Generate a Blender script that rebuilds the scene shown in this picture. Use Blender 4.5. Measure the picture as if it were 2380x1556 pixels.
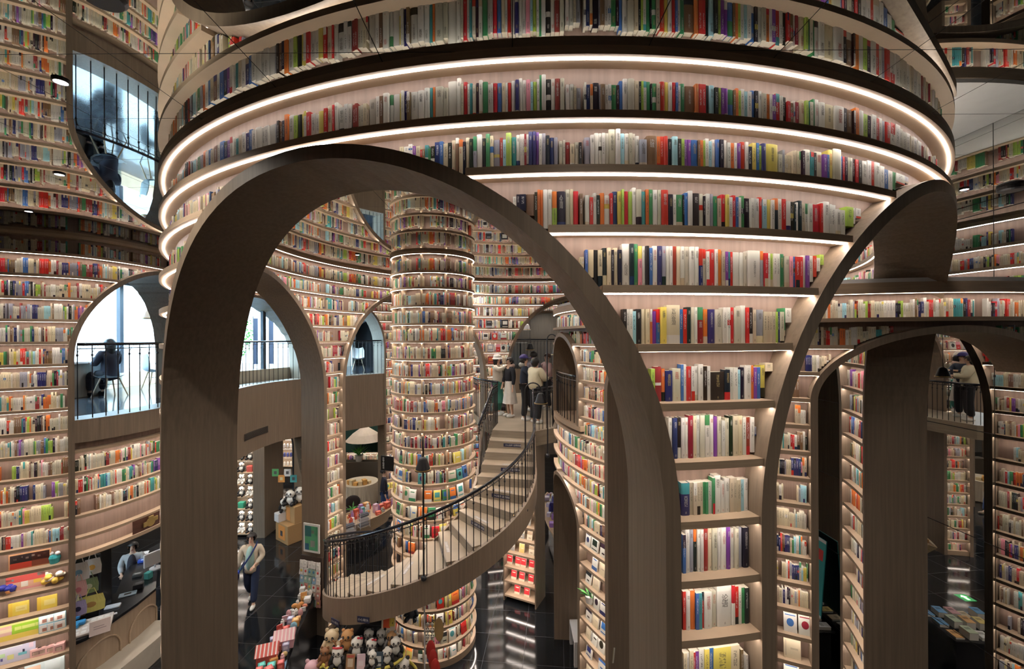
import bpy, math, random
from math import sin, cos, pi, radians, degrees, sqrt, atan2, hypot
from mathutils import Vector, Matrix
random.seed(7)
for o in list(bpy.data.objects): bpy.data.objects.remove(o)
C = bpy.context.scene.collection
S = bpy.context.scene
# ------------------------------------------------------------ camera, view, world
cam = bpy.data.cameras.new('camera'); cam_ob = bpy.data.objects.new('camera', cam); C.objects.link(cam_ob)
cam.sensor_width = 36.0; cam.lens = 988.7 / 2380 * 36.0
cam.shift_y = 8.5 / 2380
cam.clip_start = 0.05; cam.clip_end = 200
cam_ob.location = (0, 0, 6.0)
cam_ob.rotation_euler = (radians(90), 0.0053, 0)
S.camera = cam_ob
S.view_settings.view_transform = 'Standard'
S.view_settings.look = 'None'
S.view_settings.gamma = 1.0
S.view_settings.use_curve_mapping = False
S.view_settings.exposure = 0.68
cy = S.cycles
cy.max_bounces = 7; cy.diffuse_bounces = 3; cy.glossy_bounces = 4; cy.transmission_bounces = 4
cy.caustics_reflective = False; cy.caustics_refractive = False
cy.sample_clamp_indirect = 4.0
cy.use_denoising = True; cy.use_adaptive_sampling = True; cy.adaptive_threshold = 0.1
w = bpy.data.worlds.new('world'); S.world = w; w.use_nodes = True
bg = w.node_tree.nodes['Background']
bg.inputs[0].default_value = (0.52, 0.78, 1.0, 1); bg.inputs[1].default_value = 20.0

def lamp(name, kind, loc, energy, color=(1, .93, .84), size=.2, rot=(0, 0, 0), spot=None, sy=None):
    l = bpy.data.lights.new(name, kind); l.energy = energy; l.color = color
    if kind == 'AREA':
        l.size = size
        if sy: l.shape = 'RECTANGLE'; l.size_y = sy
    elif kind in ('POINT', 'SPOT'): l.shadow_soft_size = size
    if spot: l.spot_size = radians(spot); l.spot_blend = .8
    o = bpy.data.objects.new(name, l); C.objects.link(o); o.location = loc; o.rotation_euler = rot
    return o
# ------------------------------------------------------------ materials
MATS = {}
def mat(name, col=(.5, .5, .5), rough=.5, metal=0, emit=None, estr=0, noise=0, grain=None, spec=.5, alpha=None):
    if name in MATS: return MATS[name]
    m = bpy.data.materials.new(name); m.use_nodes = True; nt = m.node_tree; N = nt.nodes; L = nt.links
    b = N['Principled BSDF']
    b.inputs['Base Color'].default_value = (*col, 1); b.inputs['Roughness'].default_value = rough
    b.inputs['Metallic'].default_value = metal; b.inputs['Specular IOR Level'].default_value = spec
    if emit:
        b.inputs['Emission Color'].default_value = (*emit, 1); b.inputs['Emission Strength'].default_value = estr
    if grain or noise:
        g = N.new('ShaderNodeNewGeometry'); mp = N.new('ShaderNodeMapping'); L.new(g.outputs['Position'], mp.inputs[0])
        mp.inputs['Scale'].default_value = grain or (6, 6, 6)
        n = N.new('ShaderNodeTexNoise'); n.inputs['Scale'].default_value = 1.0; n.inputs['Detail'].default_value = 4
        L.new(mp.outputs[0], n.inputs['Vector'])
        r = N.new('ShaderNodeMapRange'); r.inputs[1].default_value = .3; r.inputs[2].default_value = .7
        k = noise or .18
        r.inputs[3].default_value = 1 - k; r.inputs[4].default_value = 1 + k
        L.new(n.outputs['Fac'], r.inputs[0])
        v = N.new('ShaderNodeVectorMath'); v.operation = 'SCALE'; v.inputs[0].default_value = col
        L.new(r.outputs[0], v.inputs['Scale']); L.new(v.outputs[0], b.inputs['Base Color'])
    MATS[name] = m
    return m
def paint(name='painted_goods', rough=.45, glyphs=False):
    if name in MATS: return MATS[name]
    m = bpy.data.materials.new(name); m.use_nodes = True; nt = m.node_tree; N = nt.nodes; L = nt.links
    b = N['Principled BSDF']; b.inputs['Roughness'].default_value = rough; b.inputs['Specular IOR Level'].default_value = .35
    a = N.new('ShaderNodeAttribute'); a.attribute_name = 'col'
    if not glyphs:
        L.new(a.outputs['Color'], b.inputs['Base Color'])
    else:
        uv = N.new('ShaderNodeAttribute'); uv.attribute_name = 'UVMap'
        sep = N.new('ShaderNodeSeparateXYZ'); L.new(uv.outputs['Vector'], sep.inputs[0])
        def mth(op, a0, a1=None, a2=None):
            n = N.new('ShaderNodeMath'); n.operation = op
            for i, x in enumerate((a0, a1, a2)):
                if x is None: continue
                if isinstance(x, (int, float)): n.inputs[i].default_value = x
                else: L.new(x, n.inputs[i])
            return n.outputs[0]
        fu = mth('FRACT', sep.outputs[0]); fv = mth('FRACT', sep.outputs[1])
        d = mth('ABSOLUTE', mth('SUBTRACT', fu, .5)); inc = mth('LESS_THAN', d, .2)
        rnd = mth('FLOOR', sep.outputs[0]); seed = mth('MULTIPLY', rnd, 13.37)
        hi = mth('LESS_THAN', fv, .86); lo = mth('GREATER_THAN', fv, .42)
        cmb = N.new('ShaderNodeCombineXYZ'); L.new(mth('MULTIPLY', sep.outputs[0], 7.), cmb.inputs[0]); L.new(mth('MULTIPLY', fv, 46.), cmb.inputs[1]); L.new(seed, cmb.inputs[2])
        nz = N.new('ShaderNodeTexNoise'); nz.inputs['Scale'].default_value = 1.0; nz.inputs['Detail'].default_value = 1; L.new(cmb.outputs[0], nz.inputs['Vector'])
        th = mth('GREATER_THAN', nz.outputs['Fac'], .52)
        msk = mth('MULTIPLY', mth('MULTIPLY', inc, th), mth('MULTIPLY', hi, lo))
        msk = mth('MULTIPLY', msk, .72)
        # dark lettering on light covers, light lettering on dark covers
        bw = N.new('ShaderNodeRGBToBW'); L.new(a.outputs['Color'], bw.inputs[0])
        g = mth('LESS_THAN', bw.outputs[0], .16)
        ink = N.new('ShaderNodeCombineColor')
        gi = mth('MULTIPLY_ADD', g, .6, .06)
        for i in range(3): L.new(gi, ink.inputs[i])
        mx = N.new('ShaderNodeMix'); mx.data_type = 'RGBA'
        L.new(msk, mx.inputs['Factor']); L.new(a.outputs['Color'], mx.inputs['A']); L.new(ink.outputs[0], mx.inputs['B'])
        L.new(mx.outputs['Result'], b.inputs['Base Color'])
    MATS[name] = m
    return m
def tiled(name, col, seam, px, py, w_, rough, metal, ax=(0, 1), off=(0, 0), rot=0., noise=0, spec=.5, seamrough=.5):
    m = bpy.data.materials.new(name); m.use_nodes = True; nt = m.node_tree; N = nt.nodes; L = nt.links
    b = N['Principled BSDF']; b.inputs['Metallic'].default_value = metal; b.inputs['Specular IOR Level'].default_value = spec
    g = N.new('ShaderNodeNewGeometry'); mp = N.new('ShaderNodeMapping'); mp.vector_type = 'POINT'
    mp.inputs['Rotation'].default_value = (0, 0, rot)
    L.new(g.outputs['Position'], mp.inputs[0])
    sep = N.new('ShaderNodeSeparateXYZ'); L.new(mp.outputs[0], sep.inputs[0])
    def line(i, p, o):
        a = N.new('ShaderNodeMath'); a.operation = 'SUBTRACT'; L.new(sep.outputs[i], a.inputs[0]); a.inputs[1].default_value = o
        q = N.new('ShaderNodeMath'); q.operation = 'PINGPONG'; L.new(a.outputs[0], q.inputs[0]); q.inputs[1].default_value = p / 2
        c = N.new('ShaderNodeMath'); c.operation = 'LESS_THAN'; L.new(q.outputs[0], c.inputs[0]); c.inputs[1].default_value = w_ / 2
        return c
    c1 = line(ax[0], px, off[0]); c2 = line(ax[1], py, off[1])
    mx = N.new('ShaderNodeMath'); mx.operation = 'MAXIMUM'; L.new(c1.outputs[0], mx.inputs[0]); L.new(c2.outputs[0], mx.inputs[1])
    mc = N.new('ShaderNodeMix'); mc.data_type = 'RGBA'; L.new(mx.outputs[0], mc.inputs['Factor'])
    mc.inputs['A'].default_value = (*col, 1); mc.inputs['B'].default_value = (*seam, 1)
    L.new(mc.outputs['Result'], b.inputs['Base Color'])
    rr = N.new('ShaderNodeMix'); L.new(mx.outputs[0], rr.inputs['Factor']); rr.inputs['A'].default_value = rough; rr.inputs['B'].default_value = seamrough
    L.new(rr.outputs['Result'], b.inputs['Roughness'])
    MATS[name] = m
    return m
WOOD = mat('brown_wood_veneer', (.235, .178, .128), .48, grain=(40, 40, 1.2), noise=.14)
SHELF = mat('shelf_wood', (.46, .345, .24), .5, grain=(3, 3, 60), noise=.10)
PANEL = mat('pinkish_back_panel_wood', (.25, .175, .14), .55, grain=(30, 30, .8), noise=.16)
LED = mat('led_strip', (1, 1, 1), .5, emit=(1, .88, .79), estr=24)
LEDN = mat('led_strip_cool', (1, 1, 1), .5, emit=(1, .92, .87), estr=16)
BLACK = mat('black_metal', (.012, .013, .017), .35, noise=.1)
BLACKW = mat('black_lacquer', (.012, .012, .014), .25, noise=.1)
DARK = mat('dark_curtain', (.01, .01, .012), .9, noise=.1)
WHITE = mat('white_paint', (.8, .8, .8), .4, noise=.03)
BRASS = mat('brass', (.8, .6, .25), .3, .9, noise=.05)
PLASTER = mat('grey_brown_plaster', (.24, .20, .165), .6, grain=(25, 25, 1.5), noise=.1)
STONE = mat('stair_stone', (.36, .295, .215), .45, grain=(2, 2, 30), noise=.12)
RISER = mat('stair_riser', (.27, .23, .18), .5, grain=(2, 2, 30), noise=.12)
BOAT = mat('pale_boat_wood', (.62, .46, .29), .4, grain=(4, 30, 30), noise=.12)
GOODS = paint('painted_goods')
BOOKM = paint('book_covers', .4, glyphs=True)
BOOKN = paint('book_covers_plain', .38)
GLASS = mat('window_frame_metal', (.05, .06, .08), .4)
# ------------------------------------------------------------ mesh helpers
class MB:
    def __init__(s): s.v = []; s.f = []; s.c = []; s.m = []; s.uv = None
    def add(s, vs, fs, col=None, mi=0):
        n = len(s.v); s.v += [tuple(v) for v in vs]
        for f in fs:
            s.f.append(tuple(i + n for i in f)); s.c.append(col or (.5, .5, .5)); s.m.append(mi)
    def box(s, x0, x1, y0, y1, z0, z1, col=None, mi=0, M=None):
        vs = [(x, y, z) for x in (x0, x1) for y in (y0, y1) for z in (z0, z1)]
        if M is not None: vs = [M @ Vector(v) for v in vs]
        s.add(vs, [(0, 1, 3, 2), (4, 6, 7, 5), (0, 4, 5, 1), (2, 3, 7, 6), (0, 2, 6, 4), (1, 5, 7, 3)], col, mi)
    def bbox(s, x0, x1, y0, y1, z0, z1, b=.01, col=None, mi=0, M=None):   # box with bevelled vertical edges and top
        def ring(k, z): return [(x0 + k + b, y0 + k, z), (x1 - k - b, y0 + k, z), (x1 - k, y0 + k + b, z), (x1 - k, y1 - k - b, z), (x1 - k - b, y1 - k, z), (x0 + k + b, y1 - k, z), (x0 + k, y1 - k - b, z), (x0 + k, y0 + k + b, z)]
        R = [ring(b * .6, z0), ring(0, z0 + b), ring(0, z1 - b), ring(b * .6, z1)]
        vs = sum(R, [])
        if M is not None: vs = [M @ Vector(v) for v in vs]
        fs = [(i * 8 + j, i * 8 + (j + 1) % 8, i * 8 + 8 + (j + 1) % 8, i * 8 + 8 + j) for i in range(3) for j in range(8)]
        fs += [tuple(range(7, -1, -1)), tuple(range(24, 32))]
        s.add(vs, fs, col, mi)
    def tube(s, pts, r, n=8, col=None, mi=0, close=False):
        pts = [Vector(p) for p in pts]; R = r if isinstance(r, (list, tuple)) else [r] * len(pts)
        vs = []; up = None
        for i, p in enumerate(pts):
            if close: t = pts[(i + 1) % len(pts)] - pts[i - 1]
            else: t = pts[min(i + 1, len(pts) - 1)] - pts[max(i - 1, 0)]
            if t.length < 1e-9: t = Vector((0, 0, 1))
            t.normalize()
            if up is None: up = Vector((0, 0, 1)) if abs(t.z) < .9 else Vector((1, 0, 0))
            a = t.cross(up)
            if a.length < 1e-6: a = t.cross(Vector((0, 1, 0)))
            a.normalize(); bb = a.cross(t).normalized(); up = bb
            vs += [p + a * (R[i] * cos(2 * pi * k / n)) + bb * (R[i] * sin(2 * pi * k / n)) for k in range(n)]
        m = len(pts); fs = []
        for i in range(m if close else m - 1):
            j = (i + 1) % m
            fs += [(i * n + k, i * n + (k + 1) % n, j * n + (k + 1) % n, j * n + k) for k in range(n)]
        if not close: fs += [tuple(range(n))[::-1], tuple((m - 1) * n + k for k in range(n))]
        s.add(vs, fs, col, mi)
    def lathe(s, prof, n=20, c=(0, 0, 0), col=None, mi=0, M=None, sx=1, sy=1):
        vs = [(c[0] + r * cos(2 * pi * k / n) * sx, c[1] + r * sin(2 * pi * k / n) * sy, c[2] + z) for r, z in prof for k in range(n)]
        if M is not None: vs = [M @ Vector(v) for v in vs]
        m = len(prof)
        fs = [(i * n + k, i * n + (k + 1) % n, i * n + n + (k + 1) % n, i * n + n + k) for i in range(m - 1) for k in range(n)]
        if prof[0][0] > 1e-6: fs.append(tuple(range(n))[::-1])
        if prof[-1][0] > 1e-6: fs.append(tuple((m - 1) * n + k for k in range(n)))
        s.add(vs, fs, col, mi)
    def ball(s, c, r, n=12, m=8, col=None, mi=0, M=None):
        if not isinstance(r, (tuple, list)): r = (r, r, r)
        vs = []; 
        for i in range(m + 1):
            a = pi * i / m
            for k in range(n):
                p = Vector((r[0] * sin(a) * cos(2 * pi * k / n), r[1] * sin(a) * sin(2 * pi * k / n), -r[2] * cos(a)))
                if M is not None: p = M @ p
                vs.append(p + Vector(c))
        fs = [(i * n + k, i * n + (k + 1) % n, i * n + n + (k + 1) % n, i * n + n + k) for i in range(m) for k in range(n)]
        s.add(vs, fs, col, mi)
    def prism(s, poly, z0, z1, col=None, mi=0, M=None):
        n = len(poly); vs = [(x, y, z0) for x, y in poly] + [(x, y, z1) for x, y in poly]
        if M is not None: vs = [M @ Vector(v) for v in vs]
        fs = [tuple(range(n))[::-1], tuple(range(n, 2 * n))] + [(i, (i + 1) % n, n + (i + 1) % n, n + i) for i in range(n)]
        s.add(vs, fs, col, mi)
    def mesh(s, name, mats, smooth=False):
        me = bpy.data.meshes.new(name); me.from_pydata(s.v, [], s.f)
        for m in (mats if isinstance(mats, (list, tuple)) else [mats]): me.materials.append(m)
        nl = len(me.loops)
        at = me.attributes.new('col', 'FLOAT_COLOR', 'CORNER')
        buf = []
        for f, c in zip(s.f, s.c): buf += [c[0], c[1], c[2], 1.0] * len(f)
        at.data.foreach_set('color', buf)
        if s.uv:
            ul = me.uv_layers.new(name='UVMap'); ul.data.foreach_set('uv', s.uv)
        me.polygons.foreach_set('material_index', s.m)
        if smooth: me.polygons.foreach_set('use_smooth', [True] * len(me.polygons))
        me.update()
        return me
def link(name, me, parent=None, loc=None, rotz=None, M=None):
    o = bpy.data.objects.new(name, me); C.objects.link(o)
    if parent is not None: o.parent = parent
    if M is not None: o.matrix_basis = M
    else:
        if loc is not None: o.location = loc
        if rotz is not None: o.rotation_euler = (0, 0, rotz)
    return o
def obj(name, mb, mats, parent=None, loc=None, rotz=None, smooth=False, M=None):
    return link(name, mb.mesh(name, mats, smooth), parent, loc, rotz, M)
ALL_LABELS = {}
def tag(o, label, cat, group=None, kind=None):
    if label: o['label'] = label
    if cat: o['category'] = cat
    if group: o['group'] = group
    if kind: o['kind'] = kind
    return o
def thing(name, label, cat, loc=(0, 0, 0), rotz=0, group=None):
    o = bpy.data.objects.new(name, None); C.objects.link(o); o.location = loc; o.rotation_euler = (0, 0, rotz)
    return tag(o, label, cat, group)
def struct(name, mb, mats, smooth=False):
    o = obj(name, mb, mats, smooth=smooth); o['kind'] = 'structure'; return o
def copy_tree(o, loc=None, rotz=None, label=None, group=None):
    c = o.copy(); C.objects.link(c)
    if loc is not None: c.location = loc
    if rotz is not None: c.rotation_euler = (0, 0, rotz)
    if label: c['label'] = label
    if group: c['group'] = group
    for ch in list(o.children):
        d = ch.copy(); C.objects.link(d); d.parent = c
        for g in list(ch.children):
            e = g.copy(); C.objects.link(e); e.parent = d
    return c
EYE = (0.0, 0.0, 6.0); F = 988.7
def ray(u, v):
    U, V = u - 1190, v - 778; c, s = cos(.0053), sin(.0053)
    U, V = c * U - s * V, s * U + c * V
    return U / F, -(V - 8.47) / F
def at(u, v, Y):
    a, b = ray(u, v); return Vector((a * Y, Y, 6 + b * Y))
def onz(u, v, z):
    a, b = ray(u, v); Y = (z - 6) / b; return Vector((a * Y, Y, z))
# ------------------------------------------------------------ wall paths, holes
class Cyl:
    def __init__(s, cx, cy_, R, sign): s.cx, s.cy, s.R, s.sign = cx, cy_, R, sign; s.unit = R * pi / 180
    def P(s, t, d=0): r = s.R + s.sign * d; a = radians(t); return s.cx + r * sin(a), s.cy - r * cos(a)
    def N(s, t): a = radians(t); return s.sign * sin(a), -s.sign * cos(a)
    def T(s, t): a = radians(t); return cos(a), sin(a)
    def of(s, u, v):
        a, b = ray(u, v); A = a * a + 1; B = a * s.cx + s.cy; R = s.R
        D = B * B - A * (s.cx ** 2 + s.cy ** 2 - R * R); D = max(D, 0)
        Y = (B - s.sign * sqrt(D)) / A
        return degrees(atan2(a * Y - s.cx, -(Y - s.cy))), 6 + b * Y
class Line:
    # polyline smoothed by Chaikin; the facing side is to the right of travel when sign = 1
    def __init__(s, pts, sign=1, smooth=2):
        for _ in range(smooth):
            q = [pts[0]]
            for a, b in zip(pts, pts[1:]):
                q += [(a[0] * .75 + b[0] * .25, a[1] * .75 + b[1] * .25), (a[0] * .25 + b[0] * .75, a[1] * .25 + b[1] * .75)]
            pts = q + [pts[-1]]
        s.pts = pts; s.L = [0]
        for a, b in zip(pts, pts[1:]): s.L.append(s.L[-1] + hypot(b[0] - a[0], b[1] - a[1]))
        s.unit = 1.0; s.sign = sign
    def T(s, t):
        def raw(t):
            t = min(max(t, 0), s.L[-1] - 1e-6)
            i = max(j for j in range(len(s.L) - 1) if s.L[j] <= t)
            a, b = s.pts[i], s.pts[i + 1]; l = s.L[i + 1] - s.L[i]
            return (b[0] - a[0]) / l, (b[1] - a[1]) / l
        x = y = 0
        for k in (-.12, 0, .12):
            q = raw(t + k); x += q[0]; y += q[1]
        l = hypot(x, y); return x / l, y / l
    def N(s, t): x, y = s.T(t); return y * s.sign, -x * s.sign
    def P(s, t, d=0):
        t = min(max(t, 0), s.L[-1] - 1e-6)
        i = max(j for j in range(len(s.L) - 1) if s.L[j] <= t)
        a, b = s.pts[i], s.pts[i + 1]; k = (t - s.L[i]) / (s.L[i + 1] - s.L[i])
        x, y = a[0] + (b[0] - a[0]) * k, a[1] + (b[1] - a[1]) * k
        n = s.N(t); return x + n[0] * d, y + n[1] * d
    def near(s, x, y):
        best = min(((hypot(s.P(k * .02)[0] - x, s.P(k * .02)[1] - y), k * .02) for k in range(int(s.L[-1] / .02))))
        return best[1]
class Arch:
    def __init__(s, c, half, spring, rise, z0=0): s.c, s.h, s.sp, s.ri, s.z0 = c, half, spring, rise, z0
    def span(s, z):
        if z < s.z0 or z >= s.sp + s.ri: return None
        k = 1 if z <= s.sp else sqrt(max(0, 1 - ((z - s.sp) / s.ri) ** 2))
        return s.c - s.h * k, s.c + s.h * k
    def zr(s, t):
        q = (t - s.c) / s.h
        if abs(q) >= 1: return None
        return s.z0, s.sp + s.ri * sqrt(1 - q * q)
    def prof(s, w=0, wz=None, n=56):
        h = s.h - w; wz = wz if wz is not None else w; r = s.ri - wz
        p = [(s.c - h, s.z0), (s.c - h, (s.z0 + s.sp) / 2)] + [(s.c - h * cos(pi * k / n), s.sp + r * sin(pi * k / n)) for k in range(n + 1)] + [(s.c + h, (s.z0 + s.sp) / 2), (s.c + h, s.z0)]
        return p
class Rect:
    def __init__(s, a, b, z0, z1): s.a, s.b, s.z0, s.z1 = a, b, z0, z1
    def span(s, z): return (s.a, s.b) if s.z0 <= z < s.z1 else None
    def zr(s, t): return (s.z0, s.z1) if s.a < t < s.b else None
def cut(a, b, holes, zs):
    iv = [(a, b)]
    for h in holes:
        for z in zs:
            sp = h.span(z)
            if not sp: continue
            n = []
            for x, y in iv:
                if sp[1] <= x or sp[0] >= y: n.append((x, y)); continue
                if sp[0] > x: n.append((x, sp[0]))
                if sp[1] < y: n.append((sp[1], y))
            iv = n
    return [(x, y) for x, y in iv if y - x > 1e-3]
def sweep(mb, P, a, b, sec, step, mi=0, col=None, zf=None, ends=True):
    n = max(1, int(math.ceil(abs(b - a) / step))); m = len(sec); vs = []
    for i in range(n + 1):
        t = a + (b - a) * i / n; dz = zf(t) if zf else 0
        for d, z in sec:
            x, y = P.P(t, d); vs.append((x, y, z + dz))
    fs = [(i * m + k, i * m + (k + 1) % m, i * m + m + (k + 1) % m, i * m + m + k) for i in range(n) for k in range(m)] if m > 2 else \
         [(i * 2, i * 2 + 1, i * 2 + 3, i * 2 + 2) for i in range(n)]
    if ends and m > 2: fs += [tuple(range(m))[::-1], tuple(n * m + k for k in range(m))]
    mb.add(vs, fs, col, mi)
def panel(mb, P, a, b, d, z0, z1, holes, step, mi=0):
    cuts = {a, b}
    n = max(1, int(math.ceil((b - a) / step)))
    for i in range(n + 1): cuts.add(a + (b - a) * i / n)
    for h in holes:
        lo, hi = (h.c - h.h, h.c + h.h) if isinstance(h, Arch) else (h.a, h.b)
        for k in (lo, hi):
            if a < k < b: cuts.add(k)
        if isinstance(h, Arch):
            for q in (.9999, .995, .98, .95, .9, .82):
                for sg in (-1, 1):
                    k = h.c + sg * h.h * q
                    if a < k < b: cuts.add(k)
    cs = sorted(cuts)
    for x, y in zip(cs, cs[1:]):
        if y - x < 1e-7: continue
        mid = (x + y) / 2
        def segs(t):
            iv = [(z0, z1)]
            for h in holes:
                if h.zr(mid) is None: continue
                e = h.zr(min(max(t, mid - (mid - x) * .9999), mid + (y - mid) * .9999)) or h.zr(mid)
                nn = []
                for p, q in iv:
                    if e[1] <= p or e[0] >= q: nn.append((p, q)); continue
                    nn.append((p, max(p, e[0]))); nn.append((min(q, e[1]), q))
                iv = nn
            return iv
        A, B = segs(x), segs(y)
        px, py = P.P(x, d), P.P(y, d)
        for (p, q), (r, s_) in zip(A, B):
            if q - p < 1e-4 and s_ - r < 1e-4: continue
            mb.add([(*px, p), (*py, r), (*py, s_), (*px, q)], [(0, 1, 2, 3)], None, mi)
def frame(mb, P, arch, w, front, back, mi=0, wz=None, xmax=None):
    o = arch.prof(0); i = arch.prof(w, wz)
    if xmax: k_ = [j for j in range(len(o)) if P.P(o[j][0], front)[0] <= xmax]; o = [o[j] for j in k_]; i = [i[j] for j in k_]
    n = len(o); vs = []
    for (so, zo), (si, zi) in zip(o, i):
        for (t, z, d) in ((so, zo, front), (si, zi, front), (si, zi, back), (so, zo, back)):
            x, y = P.P(t, d); vs.append((x, y, z))
    fs = []
    for k in range(n - 1):
        for j in range(4): fs.append((k * 4 + j, k * 4 + (j + 1) % 4, k * 4 + 4 + (j + 1) % 4, k * 4 + 4 + j))
    fs += [(0, 1, 2, 3), ((n - 1) * 4 + 3, (n - 1) * 4 + 2, (n - 1) * 4 + 1, (n - 1) * 4)]
    mb.add(vs, fs, None, mi)
# ------------------------------------------------------------ lights of the place
CEIL = 7.59
SUN = lamp('sun', 'SUN', (-12, 10, 20), 7.0, (1, .97, .92), .02, rot=(0, radians(38), 0))
DL = []
def downlight(x, y, z=7.59, e=60, r=.034, label=None):
    """recessed ceiling spot: black ring, glowing lens, and the light it gives"""
    t = thing('ceiling_downlight', label, 'ceiling light', (x, y, z), 0, 'recessed ceiling downlights')
    b = MB(); b.lathe([(r * 1.25, 0), (r * 1.25, -.012), (r, -.012), (r, -.004)], 24); obj('trim_ring', b, BLACK, t)
    b = MB(); b.lathe([(0, -.006), (r, -.006)], 24); obj('lens', b, LEDN, t)
    l = lamp('downlight_lamp', 'SPOT', (x, y, z - .03), e, (1, .9, .78), r, spot=150); DL.append(l)
# ------------------------------------------------------------ setting: floor, mirrored ceiling, outer walls
tiled('black_floor_tiles', (.010, .0115, .014), (.06, .06, .065), .75, .75, .006, .10, 0, off=(.1, .3), rot=radians(6), spec=.55)
tiled('mirror_ceiling_panels', (.60, .62, .60), (.02, .02, .02), .745, .69, .005, .012, 1, off=(-1.48, 2.36))
tiled('mirror_wall_panels', (.70, .71, .70), (.03, .03, .03), 1.36, 2.4, .010, .012, 1, ax=(2, 1), off=(.72, 5.16))
XM = 5.85
f = MB(); f.box(-14, XM + .2, -3, 22, -.2, 0); struct('floor', f, MATS['black_floor_tiles'])
f = MB(); f.prism([(-10.3, -3), (XM + .2, -3), (XM + .2, 22), (-8.75, 22), (-8.75, 18.9), (-7.55, 13.6), (-7.7, 10.45), (-10.3, 12.75)], CEIL, CEIL + .1); struct('ceiling', f, MATS['mirror_ceiling_panels'])
f = MB(); f.box(XM, XM + .1, -3, 22, 0, CEIL); struct('wall_right', f, MATS['mirror_wall_panels'])
f = MB(); f.box(-14, XM, -3.1, -3, 0, CEIL); struct('wall_front', f, PLASTER)
f = MB(); f.box(-14, -6, 21.9, 22, 0, 4.78); f.box(-6, XM, 21.9, 22, 0, CEIL); struct('wall_back', f, PLASTER)
f = MB(); f.box(-14.1, -14, -3, 22, 0, 4.78); struct('wall_left', f, PLASTER)
# ------------------------------------------------------------ book rows
PAL = dict(w=(.64, .63, .58), c=(.60, .53, .37), i=(.52, .50, .40), y=(.62, .52, .12), g=(.05, .22, .09), l=(.34, .50, .09), t=(.06, .27, .28), b=(.05, .14, .38),
           n=(.03, .035, .13), k=(.022, .02, .024), r=(.52, .035, .03), d=(.28, .035, .035), o=(.62, .17, .04), p=(.19, .06, .30), s=(.30, .31, .36), m=(.72, .28, .36),
           u=(.20, .12, .07), a=(.34, .60, .68), e=(.50, .43, .32))
NAMES = dict(w='white', c='cream', i='ivory', y='yellow', g='dark green', l='lime green', t='teal', b='blue', n='navy', k='black', r='red', d='dark red', o='orange', p='purple', s='grey', m='pink', u='brown', a='pale blue', e='beige')
RNDC = 'wwwwwwwwwcccccccciiiiiiiieeeeeyggltbnnkkkkrrrddoopsssmuuaau'
BOOKS = []
def jit(c, k=.10):
    f_ = 1 + random.uniform(-k, k); return tuple(min(.95, max(.008, x * f_ + random.uniform(-.012, .012))) for x in c)
def put_book(P, t, w_, h, z, code, key=None, d=None):
    for q in getattr(P, 'holes', ()):
        if not isinstance(q, Arch): continue
        zt_ = max([r[1] for r in (q.zr(t - w_ / 2 / P.unit), q.zr(t + w_ / 2 / P.unit)) if r and r[0] < z + h] + [0])
        if zt_ > z: h -= zt_ + .01 - z; z = zt_ + .01
    if h < .04: return
    col = jit(PAL[code]); bands = None; q = random.random()
    if q < .16: bands = ('bottom', random.uniform(.16, .3), jit(PAL[random.choice('wwkkrnce')]))
    elif q < .22: bands = ('top', random.uniform(.15, .45), jit(PAL[random.choice('wrtgoky')]))
    elif q < .26: bands = ('middle', random.uniform(.12, .3), jit(PAL[random.choice('wrkyb')]))
    BOOKS.append(dict(P=P, t=t, w=w_, h=h, z=z, code=code, col=col, bands=bands, d=(-.075 - random.random() * .012) if d is None else d, key=key, dep=.045))
def fill_random(P, a, b, z, hmax, hmin=None, big=1., d=None, sparse=0.):
    hmin = hmin or hmax * .72; u = P.unit; t = a + .006 / u; end = b - .006 / u; run = 0; c = 'w'; h = hmax * .85; w_ = .02
    while True:
        if run <= 0:
            run = random.choice((1, 1, 1, 1, 1, 2, 2, 4)); c = random.choice(RNDC); h = random.uniform(hmin, hmax); w_ = random.uniform(.011, .027) * big
        run -= 1
        if t + w_ / u > end: break
        if random.random() > sparse: put_book(P, t + w_ / u / 2, w_ * .97, h * random.uniform(.97, 1.0), z, c, d=d)
        t += w_ / u + (random.uniform(.02, .2) / u if random.random() < .012 else .0004 / u)
    return
class Wall:
    pass
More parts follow.
